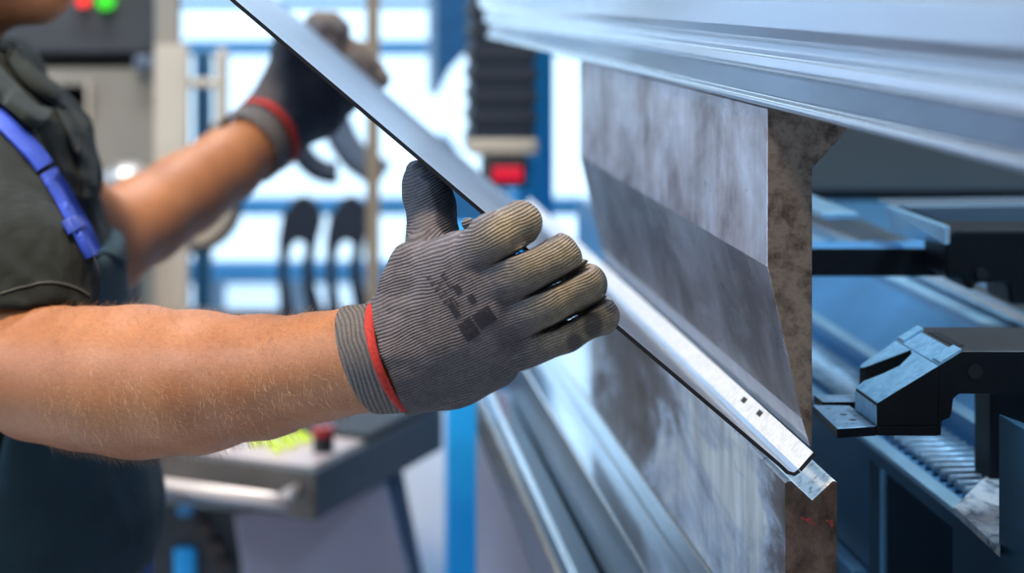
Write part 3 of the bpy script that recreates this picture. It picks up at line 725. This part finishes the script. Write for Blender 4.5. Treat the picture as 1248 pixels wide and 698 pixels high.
def con(px, py, zz=zt+.003):
    Y = (CZ-zz)/((py-PY)/F); return Vector(((px-PX)*Y/F, Y, zz))
for (x, y) in ((312,541),(329,541),(347,536),(364,532),(338,549),(355,544),(372,538)):
    p = con(x, y); cyl('button', p, p+Vector((0, 0, .008)), .0088, M['button'], co_, 16, .001)
p = con(394, 550); cyl('stop_switch_base', p, p+Vector((0, 0, .022)), .014, M['rubber'], co_)
cyl('stop_switch_cap', p+Vector((0, 0, .022)), p+Vector((0, 0, .034)), .016, M['knob_red'], co_)
quadbox('black_panel', [c0+u*.40+w*.004, c0+u*.985+w*.004, c0+u*.985+l1*.42, c0+u*.40+l1*.42], zt, zt+.012, M['rubber'], co_)
tube('hand_rail', [at(120, 573, 2.80), at(200, 590, 2.74), at(330, 608, 2.62), at(346, 611, 2.62), at(350, 603, 2.66), at(362, 594, 2.715)], [.0085]*5+[.005], M['tube'], co_, 14)
frontal('under_tray', [(180,606),(345,624),(352,632),(352,622),(180,596)], 2.72, .05, M['tool_grey'], co_)
frontal('pedestal', [(285,628),(300,720),(380,1290),(560,1290),(503,720),(470,590)], 2.93, .12, M['lavender'], co_)
frontal('pedestal_side', [(470,585),(488,560),(520,720),(580,1250),(562,1250),(503,720)], 3.06, .05, simple('blue_grey_side', (.14, .18, .25), .5), co_)
# dark cart low on the left
ct = empty('tool_cart', at(245, 900, 3.2), 'dark tool cart in the shade below the console', 'cart'); ct.location.z = 0
frontal('cart_body', [(150,612),(292,622),(300,1000),(150,1000)], 3.2, .3, simple('cart_dark', (.035, .04, .048), .5, 0, .5, 12), ct)
p = at(226, 690, 3.19); box('blue_tray', (p.x-.018, 3.185, p.z-.03), (p.x+.018, 3.20, p.z+.03), M['blue_paint'], ct, .01)
p = at(226, 622, 3.19); box('blue_tag', (p.x-.012, 3.185, p.z-.008), (p.x+.012, 3.20, p.z+.008), M['win_blue'], ct, .004)
for (x, y) in ((262, 668), (246, 645), (270, 690)):
    p = at(x, y, 3.19); cyl('caster_knob', (p.x, 3.20, p.z), (p.x, 3.18, p.z), .014, simple('brownish', (.06, .045, .04), .5), ct)
for sx in (160, 285):
    p = at(sx, 0, 3.35); cyl('wheel', (p.x-.015, 3.35, .055), (p.x+.015, 3.35, .055), .055, M['rubber'], ct)
    box('wheel_fork', (p.x-.02, 3.33, .05), (p.x+.02, 3.37, at(0, 1000, 3.2).z), M['tool_grey'], ct)

# ceiling lamps of the hall
for i, (x, y) in enumerate(((-.7, 2.6), (.2, 4.6))):
    t = empty('ceiling_lamp', (x, y, ZC), ['long lamp housing on the ceiling above the worker', 'long lamp housing on the ceiling near the windows'][i], 'lamp', 'ceiling lamps')
    box('lamp_housing', (x-.9, y-.2, ZC-.2), (x+.9, y+.2, ZC-.0), M['cab_dark'], t)
# ================================================================== the worker
def A3(px, py, Y, rpx): return (tuple(at(px, py, Y)), rpx*Y/F)
person = empty('person', (-.30, 1.74, 0), 'worker in dark polo and blue braces holding the bent sheet with gloves', 'person')
CY = 1.74
SEC = [(-.62, -.13, .14, .185), (-.49, -.122, .14, .18), (-.43, -.116, .142, .178), (-.34, -.134, .14, .18), (-.27, -.147, .138, .188), (-.217, -.151, .135, .192), (-.19, -.161, .13, .194), (-.16, -.163, .126, .195), (-.113, -.172, .112, .185), (-.085, -.195, .095, .16), (-.055, -.235, .07, .11)]
secs = [(CZ+dz, fx-rx-.012, CY, rx, ry) for dz, fx, rx, ry in SEC]
sec_body = [(z, cx, cy, rx-.012, ry-.012) for z, cx, cy, rx, ry in secs]
sho_n = (-.292, 1.565, CZ-.125); sho_f = (-.29, 1.93, CZ-.125)
elb_n = A3(48, 456, 1.345, 76)
near_arm = [(sho_n, .058), A3(-15, 340, 1.43, 84), elb_n, A3(100, 461, 1.325, 83), A3(170, 466, 1.285, 88), A3(240, 465, 1.25, 84), A3(320, 459, 1.21, 72), A3(390, 446, 1.175, 63), A3(440, 438, 1.15, 61), A3(475, 432, 1.13, 60)]
far_arm = [(sho_f, .058), A3(60, 240, 2.05, 62), A3(125, 300, 2.15, 58), A3(175, 268, 2.22, 54), A3(225, 237, 2.29, 50), A3(275, 203, 2.36, 45), A3(318, 172, 2.42, 37), A3(345, 150, 2.45, 36)]

B = Field((-.56, 1.06, .0), (.16, 2.62, 1.76), .006)
B.sections(sec_body, 0, .02)
B.chain(near_arm, .012); B.chain(far_arm, .012)
# elbow point and forearm muscle
B.ell(tuple(at(30, 490, 1.36)), (.020, .02, .018), .02)
B.ell(tuple(at(165, 462, 1.30)), (.06, .038, .038), .02)
# hands inside the gloves
B.chain([A3(475, 432, 1.13, 55), A3(545, 400, 1.115, 50), A3(600, 360, 1.105, 40)], .01)
for f_ in ([(590,315),(625,285)], [(620,340),(665,318)], [(635,375),(700,348)], [(640,410),(715,390)]): B.chain([A3(f_[0][0], f_[0][1], 1.11, 15), A3(f_[1][0], f_[1][1], 1.11, 13)], .006)
B.chain([A3(520, 340, 1.13, 16), A3(528, 270, 1.165, 15)], .006)
B.chain([A3(345, 150, 2.45, 34), A3(375, 115, 2.52, 34), A3(395, 95, 2.56, 28)], .01)
# neck, head
hx = -.290
HD = -.038
B.cone((-.335, CY, CZ-.09), (-.305, CY, CZ+.0), .060, .058, .02)
B.ell((hx, CY, CZ+HD+.135), (.098, .078, .10), .02); B.ell((hx-.02, CY, CZ+HD+.155), (.10, .08, .088), .02)
B.chain([((-.27, CY, CZ+HD+.050), .05), ((-.215, CY, CZ+HD+.038), .026)], .02)
B.chain([((-.285, CY-.045, CZ+HD+.05), .03), ((-.222, CY-.012, CZ+HD+.027), .018)], .012); B.chain([((-.285, CY+.045, CZ+HD+.05), .03), ((-.222, CY+.012, CZ+HD+.027), .018)], .012)
B.chain([((-.205, CY, CZ+HD+.14), .008), ((-.180, CY, CZ+HD+.108), .012)], .012)
B.ell((-.207, CY, CZ+HD+.068), (.014, .025, .008), .006); B.ell((-.207, CY, CZ+HD+.056), (.014, .022, .007), .006)
for sg in (-1, 1):
    B.ell((-.30, CY+sg*.083, CZ+HD+.12), (.02, .008, .032), .006); B.ell((-.212, CY+sg*.033, CZ+HD+.145), (.013, .015, .012), 0, True); B.ell((-.218, CY+sg*.033, CZ+HD+.145), (.013, .014, .010), .002)
    B.chain([((-.27, CY+sg*.09, CZ-.60), .085), ((-.265, CY+sg*.10, .48), .055), ((-.29, CY+sg*.105, .09), .038)], .02)
    B.chain([((-.30, CY+sg*.105, .05), .038), ((-.15, CY+sg*.115, .035), .03)], .02)
bmesh_ = B.mesh('body'); relax(bmesh_, 8)
skin_o = link('body', bmesh_, M['skin'], person, smooth=True)
body_tree = bvh(bmesh_)

# hair cap
H = Field((-.46, 1.60, CZ+HD+.02), (-.16, 1.90, CZ+HD+.28), .006)
H.ell((hx-.022, CY, CZ+HD+.165), (.106, .086, .092), .01); H.ell((hx-.055, CY, CZ+HD+.12), (.07, .078, .09), .01)
H.cut(lambda x, y, z: np.maximum((x-(-.235))*.8-(z-CZ-HD-.19)*1.0, np.where(x > hx-.01, CZ+HD+.15-z, CZ+HD+.05-z)))
hm = H.mesh('hair'); relax(hm, 2); link('hair', hm, M['hair'], person, smooth=True)

# polo shirt
S = Field((-.60, 1.25, CZ-.56), (-.02, 2.25, CZ+.02), .005)
S.sections([s_ for s_ in secs if s_[0] > CZ-.55], .004, .02)
sl = [((-.30, 1.60, CZ-.105), .072), A3(-48, 235, 1.50, 108), A3(8, 350, 1.40, 104), A3(26, 435, 1.37, 106)]
S.chain(sl, .014)
S.chain([((-.30, 1.90, CZ-.105), .072), A3(28, 225, 2.04, 76), A3(52, 262, 2.09, 72)], .02)
S.cone((-.35, CY, CZ-.12), (-.332, CY, CZ-.075), .085, .070, .03)
# sleeve hem: the near sleeve ends on a plane square to the arm
hp0 = np.array(at(45, 372, 1.36)); hd = np.array(at(40, 440, 1.345))-np.array(at(-22, 250, 1.50)); hd /= np.linalg.norm(hd); hd = hd*.75+np.array([.0, .25, -.45]); hd /= np.linalg.norm(hd)
S.cut(lambda x, y, z: np.where(y < 1.535, (CZ-.214+.13*(1.38-y)-z)*.95, -1.0))
sm_ = S.mesh('polo_shirt'); relax(sm_, 2)
# cloth folds
def folds(co, nn):
    a = vnoise(co, (14, 14, 9)); b = vnoise(co+np.array([0, 0, 1])*co[:, :1]*1.2, (30, 8, 30), 5)
    c = vnoise(co+np.array([1, 0, 0])*co[:, 2:3]*.9, (38, 20, 10), 11)
    return .0045*a+.0045*np.abs(b)+.003*(1-np.abs(c)*3).clip(0, 1)-.002
displace(sm_, folds); relax(sm_, 1, .3)
shirt = link('polo_shirt', sm_, M['polo'], person, smooth=True)
shirt_tree = bvh(sm_)

def ribbon_bm(tree, line, width, off, thick, steps=40, taper=None):
    """strap lying on a surface along a line of photo points"""
    pts = smooth_path([Vector((x, y, 0)) for x, y in line], max(2, steps//(len(line)-1)))
    rows = []
    for i, p in enumerate(pts):
        t = (pts[min(i+1, len(pts)-1)]-pts[max(i-1, 0)]).normalized(); nrm = Vector((-t.y, t.x, 0))
        wv = width if taper is None else width*(taper[0]+(taper[1]-taper[0])*i/(len(pts)-1))
        row = []
        for a_ in (-.5, -.17, .17, .5):
            q = p+nrm*wv*a_; h_, n_ = hit(tree, q.x, q.y)
            if h_ is None: row = None; break
            row.append((h_, n_))
        if row: rows.append(row)
    bm = bmesh.new(); R_ = []
    for row in rows:
        R_.append(([bm.verts.new(h_+n_*(off+thick)) for h_, n_ in row], [bm.verts.new(h_+n_*off) for h_, n_ in row]))
    for (a1, a2), (b1, b2) in zip(R_, R_[1:]):
        if (a1[0].co-b1[0].co).length > .03 or (a1[3].co-b1[3].co).length > .03: continue
        for j in range(3):
            bm.faces.new((a1[j], a1[j+1], b1[j+1], b1[j])); bm.faces.new((a2[j+1], a2[j], b2[j], b2[j+1]))
        bm.faces.new((a1[0], b1[0], b2[0], a2[0])); bm.faces.new((a1[3], a2[3], b2[3], b1[3]))
    return bm
def ribbon(name, tree, line, width, off, thick, mat, parent, **kw):
    return frombm(name, ribbon_bm(tree, line, width, off, thick, **kw), mat, parent, smooth=False, bevel=0)

# bib and trousers
O = Field((-.56, 1.45, CZ-.72), (-.06, 2.03, CZ-.12), .006)
O.sections([s_ for s_ in secs if s_[0] < CZ-.10], .014, .01)
def bibcut(x, y, z):
    front = x-(-.42+.0*z)
    # side seam curve: bib only covers the front above the waist, everything below it
    lim = np.interp(z, [CZ-.46, CZ-.42, CZ-.38, CZ-.30, CZ-.215, CZ-.19], [-.60, -.30, -.235, -.215, -.21, -.205]).astype(np.float32)
    return np.maximum(np.maximum(lim-x, z-(CZ-.212)), CZ-.474-z)
O.cut(bibcut); om = O.mesh('bib'); relax(om, 3); displace(om, lambda c, n: .003*vnoise(c, (16, 16, 12)))
link('work_bib', om, M['bib'], person, smooth=True); bib_tree = bvh(om)
T = Field((-.56, 1.45, .04), (-.06, 2.03, CZ-.44), .008)
T.sections([s_ for s_ in secs if s_[0] < CZ-.42], .009, .02)
for sg in (-1, 1): T.chain([((-.27, CY+sg*.09, CZ-.62), .10), ((-.265, CY+sg*.10, .48), .075), ((-.29, CY+sg*.105, .10), .062)], .02)
T.cut(lambda x, y, z: .07-z); tm = T.mesh('trousers'); relax(tm, 2); displace(tm, lambda c, n: .004*vnoise(c, (12, 12, 16)))
link('work_trousers', tm, M['denim'], person, smooth=True)
for sg in (-1, 1):
    Q = Field((-.40, CY+sg*.11-.07, -.01), (-.05, CY+sg*.11+.07, .13), .006)
    Q.chain([((-.30, CY+sg*.105, .05), .05), ((-.14, CY+sg*.118, .038), .042)], .02); Q.cone((-.29, CY+sg*.105, .05), (-.29, CY+sg*.105, .12), .052, .052, .01); Q.cut(lambda x, y, z: np.maximum(.0-z, -.0-z))
    qm = Q.mesh('shoe'); relax(qm, 1); link('shoe', qm, M['shoe'], person, smooth=True)

# braces, buckle, collar, placket, hem
st_ = ribbon('brace_strap', shirt_tree, [(-40, 110), (0, 148), (30, 178), (56, 210), (78, 246), (97, 282), (112, 312)], 21, .001, .0022, M['strap'], person)
ribbon('brace_buckle', shirt_tree, [(82, 270), (90, 284)], 23, .0034, .0015, simple('strap_blue_dark', (.02, .05, .34), .5), st_, steps=6)
ribbon('pocket_hem', bib_tree, [(100, 318), (125, 306), (140, 311), (153, 318)], 7, .0004, .002, M['bib'], person)
ribbon('sleeve_hem', shirt_tree, [(0, 358), (30, 349), (62, 344), (90, 350), (108, 360)], 2.4, .0003, .0009, simple('hem_stitch', (.06, .066, .062), .8), shirt)
def slab(name, line_a, line_b, tree, Ya, mat, th=.004, lift=.006, n=14):
    """loft between two photo curves lying just over a surface"""
    pa = smooth_path([Vector((x, y, 0)) for x, y in line_a], n); pb = smooth_path([Vector((x, y, 0)) for x, y in line_b], n)
    m = min(len(pa), len(pb)); bm = bmesh.new(); rows = []
    for i in range(m):
        row = []
        for t in (0, .33, .67, 1):
            q = pa[i].lerp(pb[i], t); h_, n_ = hit(tree, q.x, q.y)
            if h_ is None: h_ = at(q.x, q.y, Ya); n_ = Vector((0, -1, 0))
            row.append(h_+n_*(lift+.006*math.sin(t*math.pi))+Vector((0, -.002, 0)))
        rows.append(row)
    V = [[bm.verts.new(p) for p in r] for r in rows]; V2 = [[bm.verts.new(p+Vector((0, th, 0))) for p in r] for r in rows]
    for i in range(m-1):
        for j in range(3):
            bm.faces.new((V[i][j], V[i][j+1], V[i+1][j+1], V[i+1][j])); bm.faces.new((V2[i][j+1], V2[i][j], V2[i+1][j], V2[i+1][j+1]))
        bm.faces.new((V[i][0], V[i+1][0], V2[i+1][0], V2[i][0])); bm.faces.new((V[i][3], V2[i][3], V2[i+1][3], V[i+1][3]))
    for r in (0, m-1):
        for j in range(3): bm.faces.new((V[r][j], V2[r][j], V2[r][j+1], V[r][j+1]))
    return bm
collar_m = fabric('collar_cloth', (.022, .030, .032), .15, .2)
frombm('collar', slab('collar', [(-14, 78), (-2, 92), (10, 106), (26, 124), (46, 136), (64, 141)], [(-30, 128), (-14, 130), (0, 138), (12, 148), (22, 158), (34, 166)], shirt_tree, 1.62, None, .003, .007, 5), collar_m, shirt, smooth=True)
frombm('collar', slab('collar', [(8, 50), (18, 60), (30, 74), (44, 90), (58, 100), (68, 106)], [(4, 74), (10, 84), (20, 98), (34, 112), (50, 124), (64, 132)], shirt_tree, 1.73, None, .003, .004, 5), collar_m, shirt, smooth=True)
ribbon('placket', shirt_tree, [(66, 120), (78, 144), (90, 172), (101, 205), (108, 240)], 15, .001, .0025, collar_m, shirt)
for (x, y) in ((91, 187), (70, 128)):
    h_, n_ = hit(shirt_tree, x, y, .003)
    if h_ is not None: cyl('button', h_, h_+n_*.003, .0055, M['rubber'], shirt, 20, .0006)

# arm hair: fine strands growing from the near forearm
bm = bmesh.new(); co = coords(bmesh_); nn = vnormals(bmesh_)
sel = np.where((co[:, 0] > at(60, 0, 1.33).x) & (co[:, 0] < .03) & (co[:, 1] < 1.42) & (co[:, 2] > CZ-.36) & (co[:, 2] < CZ-.16) & (nn[:, 1] < .25))[0]
fa = (Vector(near_arm[8][0])-Vector(near_arm[3][0])).normalized()
for _ in range(4200):
    i = int(rng.choice(sel)); n_ = Vector(nn[i]); p = Vector(co[i])+Vector(rng.normal(0, .002, 3)); loc, nr, ii, dd = body_tree.find_nearest(p)
    if loc is None: continue
    d = (fa*rng.uniform(.3, 1)+n_*rng.uniform(.25, .8)+Vector((0, 0, rng.normal(-.25, .4)))).normalized(); L_ = rng.uniform(.004, .009)
    side = d.cross(n_).normalized()*.00005; q0 = loc-n_*.0003; q1 = loc+d*L_*.55; q2 = q1+(d-n_*.35).normalized()*L_*.5
    a_ = bm.verts.new(q0-side*1.3); b_ = bm.verts.new(q0+side*1.3); c_ = bm.verts.new(q1+side); d_ = bm.verts.new(q1-side); e_ = bm.verts.new(q2)
    k_ = bm.verts.new(q0+n_*.00007); m_ = bm.verts.new(q1+n_*.00007)
    bm.faces.new((a_, b_, c_, d_)); bm.faces.new((d_, c_, e_)); bm.faces.new((b_, k_, m_, c_)); bm.faces.new((k_, a_, d_, m_)); bm.faces.new((c_, m_, e_)); bm.faces.new((m_, d_, e_))
ah = frombm('arm_hair', bm, M['armhair'], person); ah['kind'] = 'stuff'

# ------------------------------------------------------------------ near glove
def glove_attrs(me, colfn, coatfn):
    co = coords(me); nn = vnormals(me)
    c = colfn(co, nn); k = coatfn(co, nn)
    ca = me.color_attributes.new('Col', 'FLOAT_COLOR', 'POINT'); ca.data.foreach_set('color', np.concatenate([c, np.ones((len(c), 1))], 1).astype(np.float32).ravel())
    fa_ = me.attributes.new('Coat', 'FLOAT', 'POINT'); fa_.data.foreach_set('value', k.astype(np.float32))
def topx(co):
    k = co[:, 1]/F; return PX+co[:, 0]/k, PY+(CZ-co[:, 2])/k
def seg_d(px, py, a, b):
    a = np.array(a, float); b = np.array(b, float); ab = b-a; t = np.clip(((px-a[0])*ab[0]+(py-a[1])*ab[1])/(ab@ab), 0, 1)
    return np.hypot(px-a[0]-t*ab[0], py-a[1]-t*ab[1]), t
G = Field((.015, 1.045, CZ-.25), (.20, 1.235, CZ-.075), .0012)
k1 = .007
# back of the hand, a fan of thick cones from the wrist to each knuckle
wr = A3(486, 433, 1.125, 62)
G.chain([A3(450, 436, 1.138, 63.5), A3(474, 434, 1.127, 63.5), wr], k1)
for (kx, ky, ky_, r1_) in ((562, 326, 1.108, 34), (590, 352, 1.102, 32), (602, 388, 1.101, 32), (600, 424, 1.105, 31)):
    G.cone(wr[0], tuple(at(kx, ky, ky_)), wr[1]*.80, r1_*ky_/F, .012)
G.chain([A3(500, 462, 1.13, 36), A3(552, 455, 1.118, 36), A3(600, 440, 1.112, 33)], .012)
G.chain([A3(497, 380, 1.13, 36), A3(520, 335, 1.125, 32), A3(560, 318, 1.115, 34)], .012)
# fingers: knuckle -> middle joint -> tip curling away over the top of the sheet
FN = [
 ([A3(572, 318, 1.105, 31.6), A3(603, 289, 1.095, 29.3), A3(634, 271, 1.098, 25.1), A3(634, 273, 1.128, 22.8), A3(626, 272, 1.150, 19.9)]),
 ([A3(600, 347, 1.100, 31.6), A3(642, 327, 1.090, 28.8), A3(678, 313, 1.094, 27.0), A3(683, 315, 1.124, 23.8), A3(676, 314, 1.148, 20.9)]),
 ([A3(622, 388, 1.100, 29.8), A3(668, 366, 1.090, 27.0), A3(708, 343, 1.094, 25.6), A3(716, 346, 1.122, 22.8), A3(706, 343, 1.148, 19.9)]),
 ([A3(630, 424, 1.104, 28.8), A3(688, 403, 1.096, 24.6), A3(728, 383, 1.100, 23.2), A3(732, 385, 1.128, 20.9), A3(722, 381, 1.150, 18.1)]),
]
for f_ in FN:
    Gf = Field(tuple(G.lo), tuple(G.lo+G.h*(G.n-1)), G.h); Gf.chain(f_, .004)
    d = Gf.D[:G.D.shape[0], :G.D.shape[1], :G.D.shape[2]]
    kk = .0009
    hh = np.clip(.5+.5*(G.D-d)/kk, 0, 1); G.D = (G.D*(1-hh)+d*hh-kk*hh*(1-hh)).astype(np.float32)
# deep creases between the fingers
for (x0, y0, x1, y1, r0, r1) in ((600, 322, 636, 306, 1.5, 3.5), (636, 306, 676, 284, 3.5, 7), (634, 366, 680, 344, 1.5, 3.5), (680, 344, 728, 317, 3.5, 7), (650, 409, 680, 397, 1.5, 4), (680, 396, 706, 383, 4, 4), (706, 383, 758, 354, 4, 7)):
    for yc in np.arange(1.060, 1.1085 if x0 < 650 else 1.122, .0016):
        w_ = np.clip((1.110-yc)/.022, .5, 1.6)
        G.cone(tuple(at(x0, y0, yc)), tuple(at(x1, y1, yc)), r0*yc/F*w_, r1*yc/F*w_, 0, None, True)
# thumb, pressed against the underside of the sheet
G.chain([A3(505, 350, 1.135, 34), A3(522, 322, 1.145, 33), A3(527, 285, 1.165, 28), A3(526, 250, 1.178, 27), A3(520, 236, 1.188, 25), A3(514, 223, 1.198, 20), A3(508, 209, 1.212, 15)], .008)
G.chain([A3(537, 290, 1.17, 18), A3(533, 250, 1.19, 17)], .006)
# folded loose cloth at the thumb seam
G.chain([A3(494, 310, 1.125, 12), A3(484, 344, 1.122, 14), A3(486, 372, 1.12, 20)], .01)
G.ell(tuple(at(571, 272, 1.118)), (.004, .004, .003), .003)
cwr = at(467, 433, 1.13); tlt = math.radians(20.5)
G.cut(lambda x, y, z: -((x-cwr.x)*math.cos(tlt)+(z-cwr.z)*math.sin(tlt)))
gm = G.mesh('glove'); relax(gm, 1, .5)
def gdisp(co, nn):
    px, py = topx(co)
    d1 = vnoise(co, (60, 60, 60)); rib = np.sin((-(co[:, 0])*math.sin(a22)+co[:, 2]*math.cos(a22))*2*math.pi/.0054+2*d1)
    wr_ = vnoise(co, (25, 25, 140), 3)
    dx = np.clip((540-px)/60, 0, 1)
    return .0007*d1+.00002*rib+.0008*dx*wr_
displace(gm, gdisp)
lines = [((572,318),(640,270)), ((600,347),(690,313)), ((622,388),(722,343)), ((630,424),(740,382))]
def gcol(co, nn):
    px, py = topx(co); n1 = vnoise(co, (70, 70, 70))*.5+.5; n2 = vnoise(co, (200, 200, 200), 9)*.5+.5
    base = np.array([.160, .152, .180]); tan = np.array([.38, .325, .22])
    w = np.zeros(len(co))
    for a, b in lines:
        d, t = seg_d(px, py, a, b); w = np.maximum(w, np.clip(1-(d/34)**2, 0, 1)*np.clip((t-.05)*1.8, 0, 1))
    w = np.clip(w*(.45+.9*n1), 0, .95)*np.clip(.4-nn[:, 1], 0, 1)
    c = base*(1-w[:, None])+tan*w[:, None]
    return c*(.75+.5*n2)[:, None]
def gcoat(co, nn):
    px, py = topx(co); n1 = vnoise(co, (90, 90, 90), 2)
    thumb = (py < 312) & (px < 562) & (co[:, 1] > 1.13)
    edge = np.interp(py, [185, 230, 250, 290, 312], [503, 514, 524, 540, 560])
    c1 = np.where(thumb, np.clip((px-edge+14*n1)/5, 0, 1), 0)
    c2 = np.clip((nn[:, 1]-.30+.3*n1)/.25, 0, 1)*np.clip((px-500)/30, 0, 1)
    # worn dark rubber at the finger tips
    c3 = np.zeros(len(co))
    for (x, y, r) in ((655, 282, 7), (743, 372, 13), (725, 395, 16), (735, 330, 8), (700, 418, 12)):
        c3 = np.maximum(c3, np.clip((r+9*n1-np.hypot(px-x, py-y))/6, 0, .85))
    return np.clip(np.maximum(np.maximum(c1, c2), c3), 0, 1)
glove_attrs(gm, gcol, gcoat)
glove = link('work_glove', gm, M['knit'], person, smooth=True); gtree = bvh(gm)

# cuff: ribbed band around the wrist, red welt between band and glove
ax_a = Vector(at(440, 438, 1.15)); ax_b = Vector(at(490, 432, 1.125)); axd = (ax_b-ax_a).normalized()
def cuff_ring(cx, cy, Y, rl, rt, tilt):
    """ring of points: centre, radius, tilted so its lower end lies further along the hand"""
    c = Vector(at(cx, cy, Y)); out = []
    u_ = (Vector((math.sin(tilt), 0, -math.cos(tilt)))).normalized(); v_ = Vector((-.30, -1, 0)).normalized()
    for i in range(40):
        t = 2*math.pi*i/40; out.append(c+u_*math.cos(t)*rl+v_*math.sin(t)*rt)
    return out
def ring_mesh(name, rings, mat, parent, th=.002, attrs=False):
    bm = bmesh.new(); V = [[bm.verts.new(p) for p in r] for r in rings]
    n = len(V[0])
    for a, b in zip(V, V[1:]):
        for j in range(n): bm.faces.new((a[j], a[(j+1) % n], b[(j+1) % n], b[j]))
    o = frombm(name, bm, mat, parent, smooth=True)
    s_ = o.modifiers.new('s', 'SOLIDIFY'); s_.thickness = th; s_.offset = 0
    sb = o.modifiers.new('u', 'SUBSURF'); sb.levels = sb.render_levels = 1
    return o
tl = math.radians(20.5)
kS = 1.14/F
cr_ = [cuff_ring(438+i*10.4, 438.5-i*.8, 1.142-.003*i, 67.5*kS, .033, tl) for i in range(0, 5)]
ring_mesh('glove_cuff', cr_, M['knit_cuff'], glove)
rr_ = [cuff_ring(476+i*3.6, 434, 1.130, (68+w_)*kS, .0355+w_*kS, tl) for i, w_ in enumerate((0, 3.2, 3.6, .5))]
ring_mesh('red_welt', rr_, M['red_trim'], glove, .0022)
# faded size and norm print on the back of the glove, following the cloth
def stamp(polys):
    bm = bmesh.new()
    for poly in polys:
        vs = []
        for (x, y) in poly:
            h_, n_ = hit(gtree, x, y, .0005)
            if h_ is None: vs = []; break
            vs.append(bm.verts.new(h_))
        if len(vs) >= 3: bm.faces.new(vs)
    return bm
ang = math.radians(56); ux, uy = math.cos(ang), math.sin(ang); vx, vy = math.sin(ang)*.98, -math.cos(ang)*.98
def L2(u, v): return (526+ux*u+vx*v, 333+uy*u+vy*v)   # u runs down the print, v across it
def rect(u0, v0, u1, v1, out):
    nu = max(1, int(abs(u1-u0)/4)); nv = max(1, int(abs(v1-v0)/4))
    for i in range(nu):
        for j in range(nv):
            a, b = u0+(u1-u0)*i/nu, u0+(u1-u0)*(i+1)/nu; c, d = v0+(v1-v0)*j/nv, v0+(v1-v0)*(j+1)/nv
            out.append([L2(a, c), L2(b, c), L2(b, d), L2(a, d)])
polys = []
rect(70, -10, 94, 9, polys); rect(70, 12, 91, 36, polys)                   # solid blocks at the foot of the print
rect(42, -6, 62, 2, polys); rect(42, 4, 52, 6, polys)
rect(48, 20, 60, 28, polys); rect(28, 12, 40, 20, polys)
for u in (0, 9, 18, 27, 36): rect(u, -8, u+5, -6.4, polys); rect(u+1.5, -8, u+3, -1.5, polys)
for u in (8, 20): rect(u, 8, u+8, 9.6, polys); rect(u, 8, u+1.6, 15, polys); rect(u+6.4, 8, u+8, 15, polys)
for u in (12, 24, 36): rect(u, 0, u+7, 1.5, polys); rect(u+2.5, 0, u+4, 6, polys)
frombm('glove_print', stamp(polys), M['ink'], glove)

# ------------------------------------------------------------------ far glove
G2 = Field((-.09, 2.33, CZ-.23), (.14, 2.72, CZ+.02), .0026)
G2.chain([A3(312, 176, 2.41, 42), A3(336, 152, 2.44, 43), A3(352, 118, 2.47, 42)], .012)
G2.chain([A3(336, 150, 2.44, 42), A3(368, 112, 2.48, 44), A3(392, 92, 2.51, 36)], .012)
G2.chain([A3(350, 150, 2.45, 34), A3(385, 135, 2.48, 34), A3(418, 116, 2.52, 24)], .012)
G2.chain([A3(346, 92, 2.45, 24), A3(352, 66, 2.47, 20), A3(352, 45, 2.49, 18)], .01)
for pts in ([(372, 78, 2.53, 18), (378, 46, 2.585, 16), (388, 30, 2.605, 16), (404, 30, 2.60, 16), (414, 36, 2.59, 14)],
            [(392, 88, 2.53, 18), (402, 60, 2.59, 15), (412, 52, 2.605, 15), (424, 60, 2.60, 14)],
            [(408, 100, 2.53, 17), (426, 76, 2.595, 14), (438, 66, 2.605, 15), (449, 78, 2.60, 14)],
            [(420, 112, 2.53, 15), (442, 94, 2.60, 12), (454, 86, 2.605, 14), (463, 97, 2.60, 13)]):
    G2.chain([A3(*q) for q in pts], .004)
c2r = at(324, 165, 2.43); d2 = (at(318, 172, 2.42)-at(285, 196, 2.385)).normalized()
G2.cut(lambda x, y, z: -((x-c2r.x)*d2.x+(y-c2r.y)*d2.y+(z-c2r.z)*d2.z))
g2 = G2.mesh('glove_far'); relax(g2, 2); displace(g2, lambda c, n: .0015*vnoise(c, (50, 50, 50)))
def col2(co, nn):
    n1 = vnoise(co, (60, 60, 60))*.5+.5; w = np.clip((co[:, 1]-2.57)/.03, 0, 1)*np.clip(.5+nn[:, 2], 0, 1)*(.4+.8*n1)
    return np.array([.12, .11, .12])*(1-w[:, None])+np.array([.30, .22, .14])*w[:, None]
def coat2(co, nn):
    px, py = topx(co); n1 = vnoise(co, (30, 30, 30), 4)
    return np.clip((px-331-(165-py)*.10+6*n1)/14, 0, 1)*np.clip((2.60-co[:, 1])/.03+n1, 0, 1)
glove_attrs(g2, col2, coat2)
glove2 = link('work_glove', g2, M['knit'], person, smooth=True)
def ring2(cx, cy, Y, r, tilt=math.radians(38)):
    c = Vector(at(cx, cy, Y)); u_ = Vector((math.sin(tilt), 0, -math.cos(tilt))); u_ = (u_-d2*u_.dot(d2)).normalized(); v_ = d2.cross(u_).normalized()
    return [c+u_*math.cos(2*math.pi*i/32)*r+v_*math.sin(2*math.pi*i/32)*r for i in range(32)]
k2 = 2.43/F
ring_mesh('glove_cuff', [ring2(300+i*6, 182-i*4.6, 2.398+.007*i, 46*k2) for i in range(4)], M['knit_cuff'], glove2)
ring_mesh('red_welt', [ring2(320+i*4, 167-i*3, 2.422+.005*i, 47.5*k2) for i in range(3)], M['red_trim'], glove2)
ring_mesh('wrist_band', [ring2(329+i*5, 160-i*3.8, 2.433+.006*i, 46*k2) for i in range(3)], M['knit_cuff'], glove2)
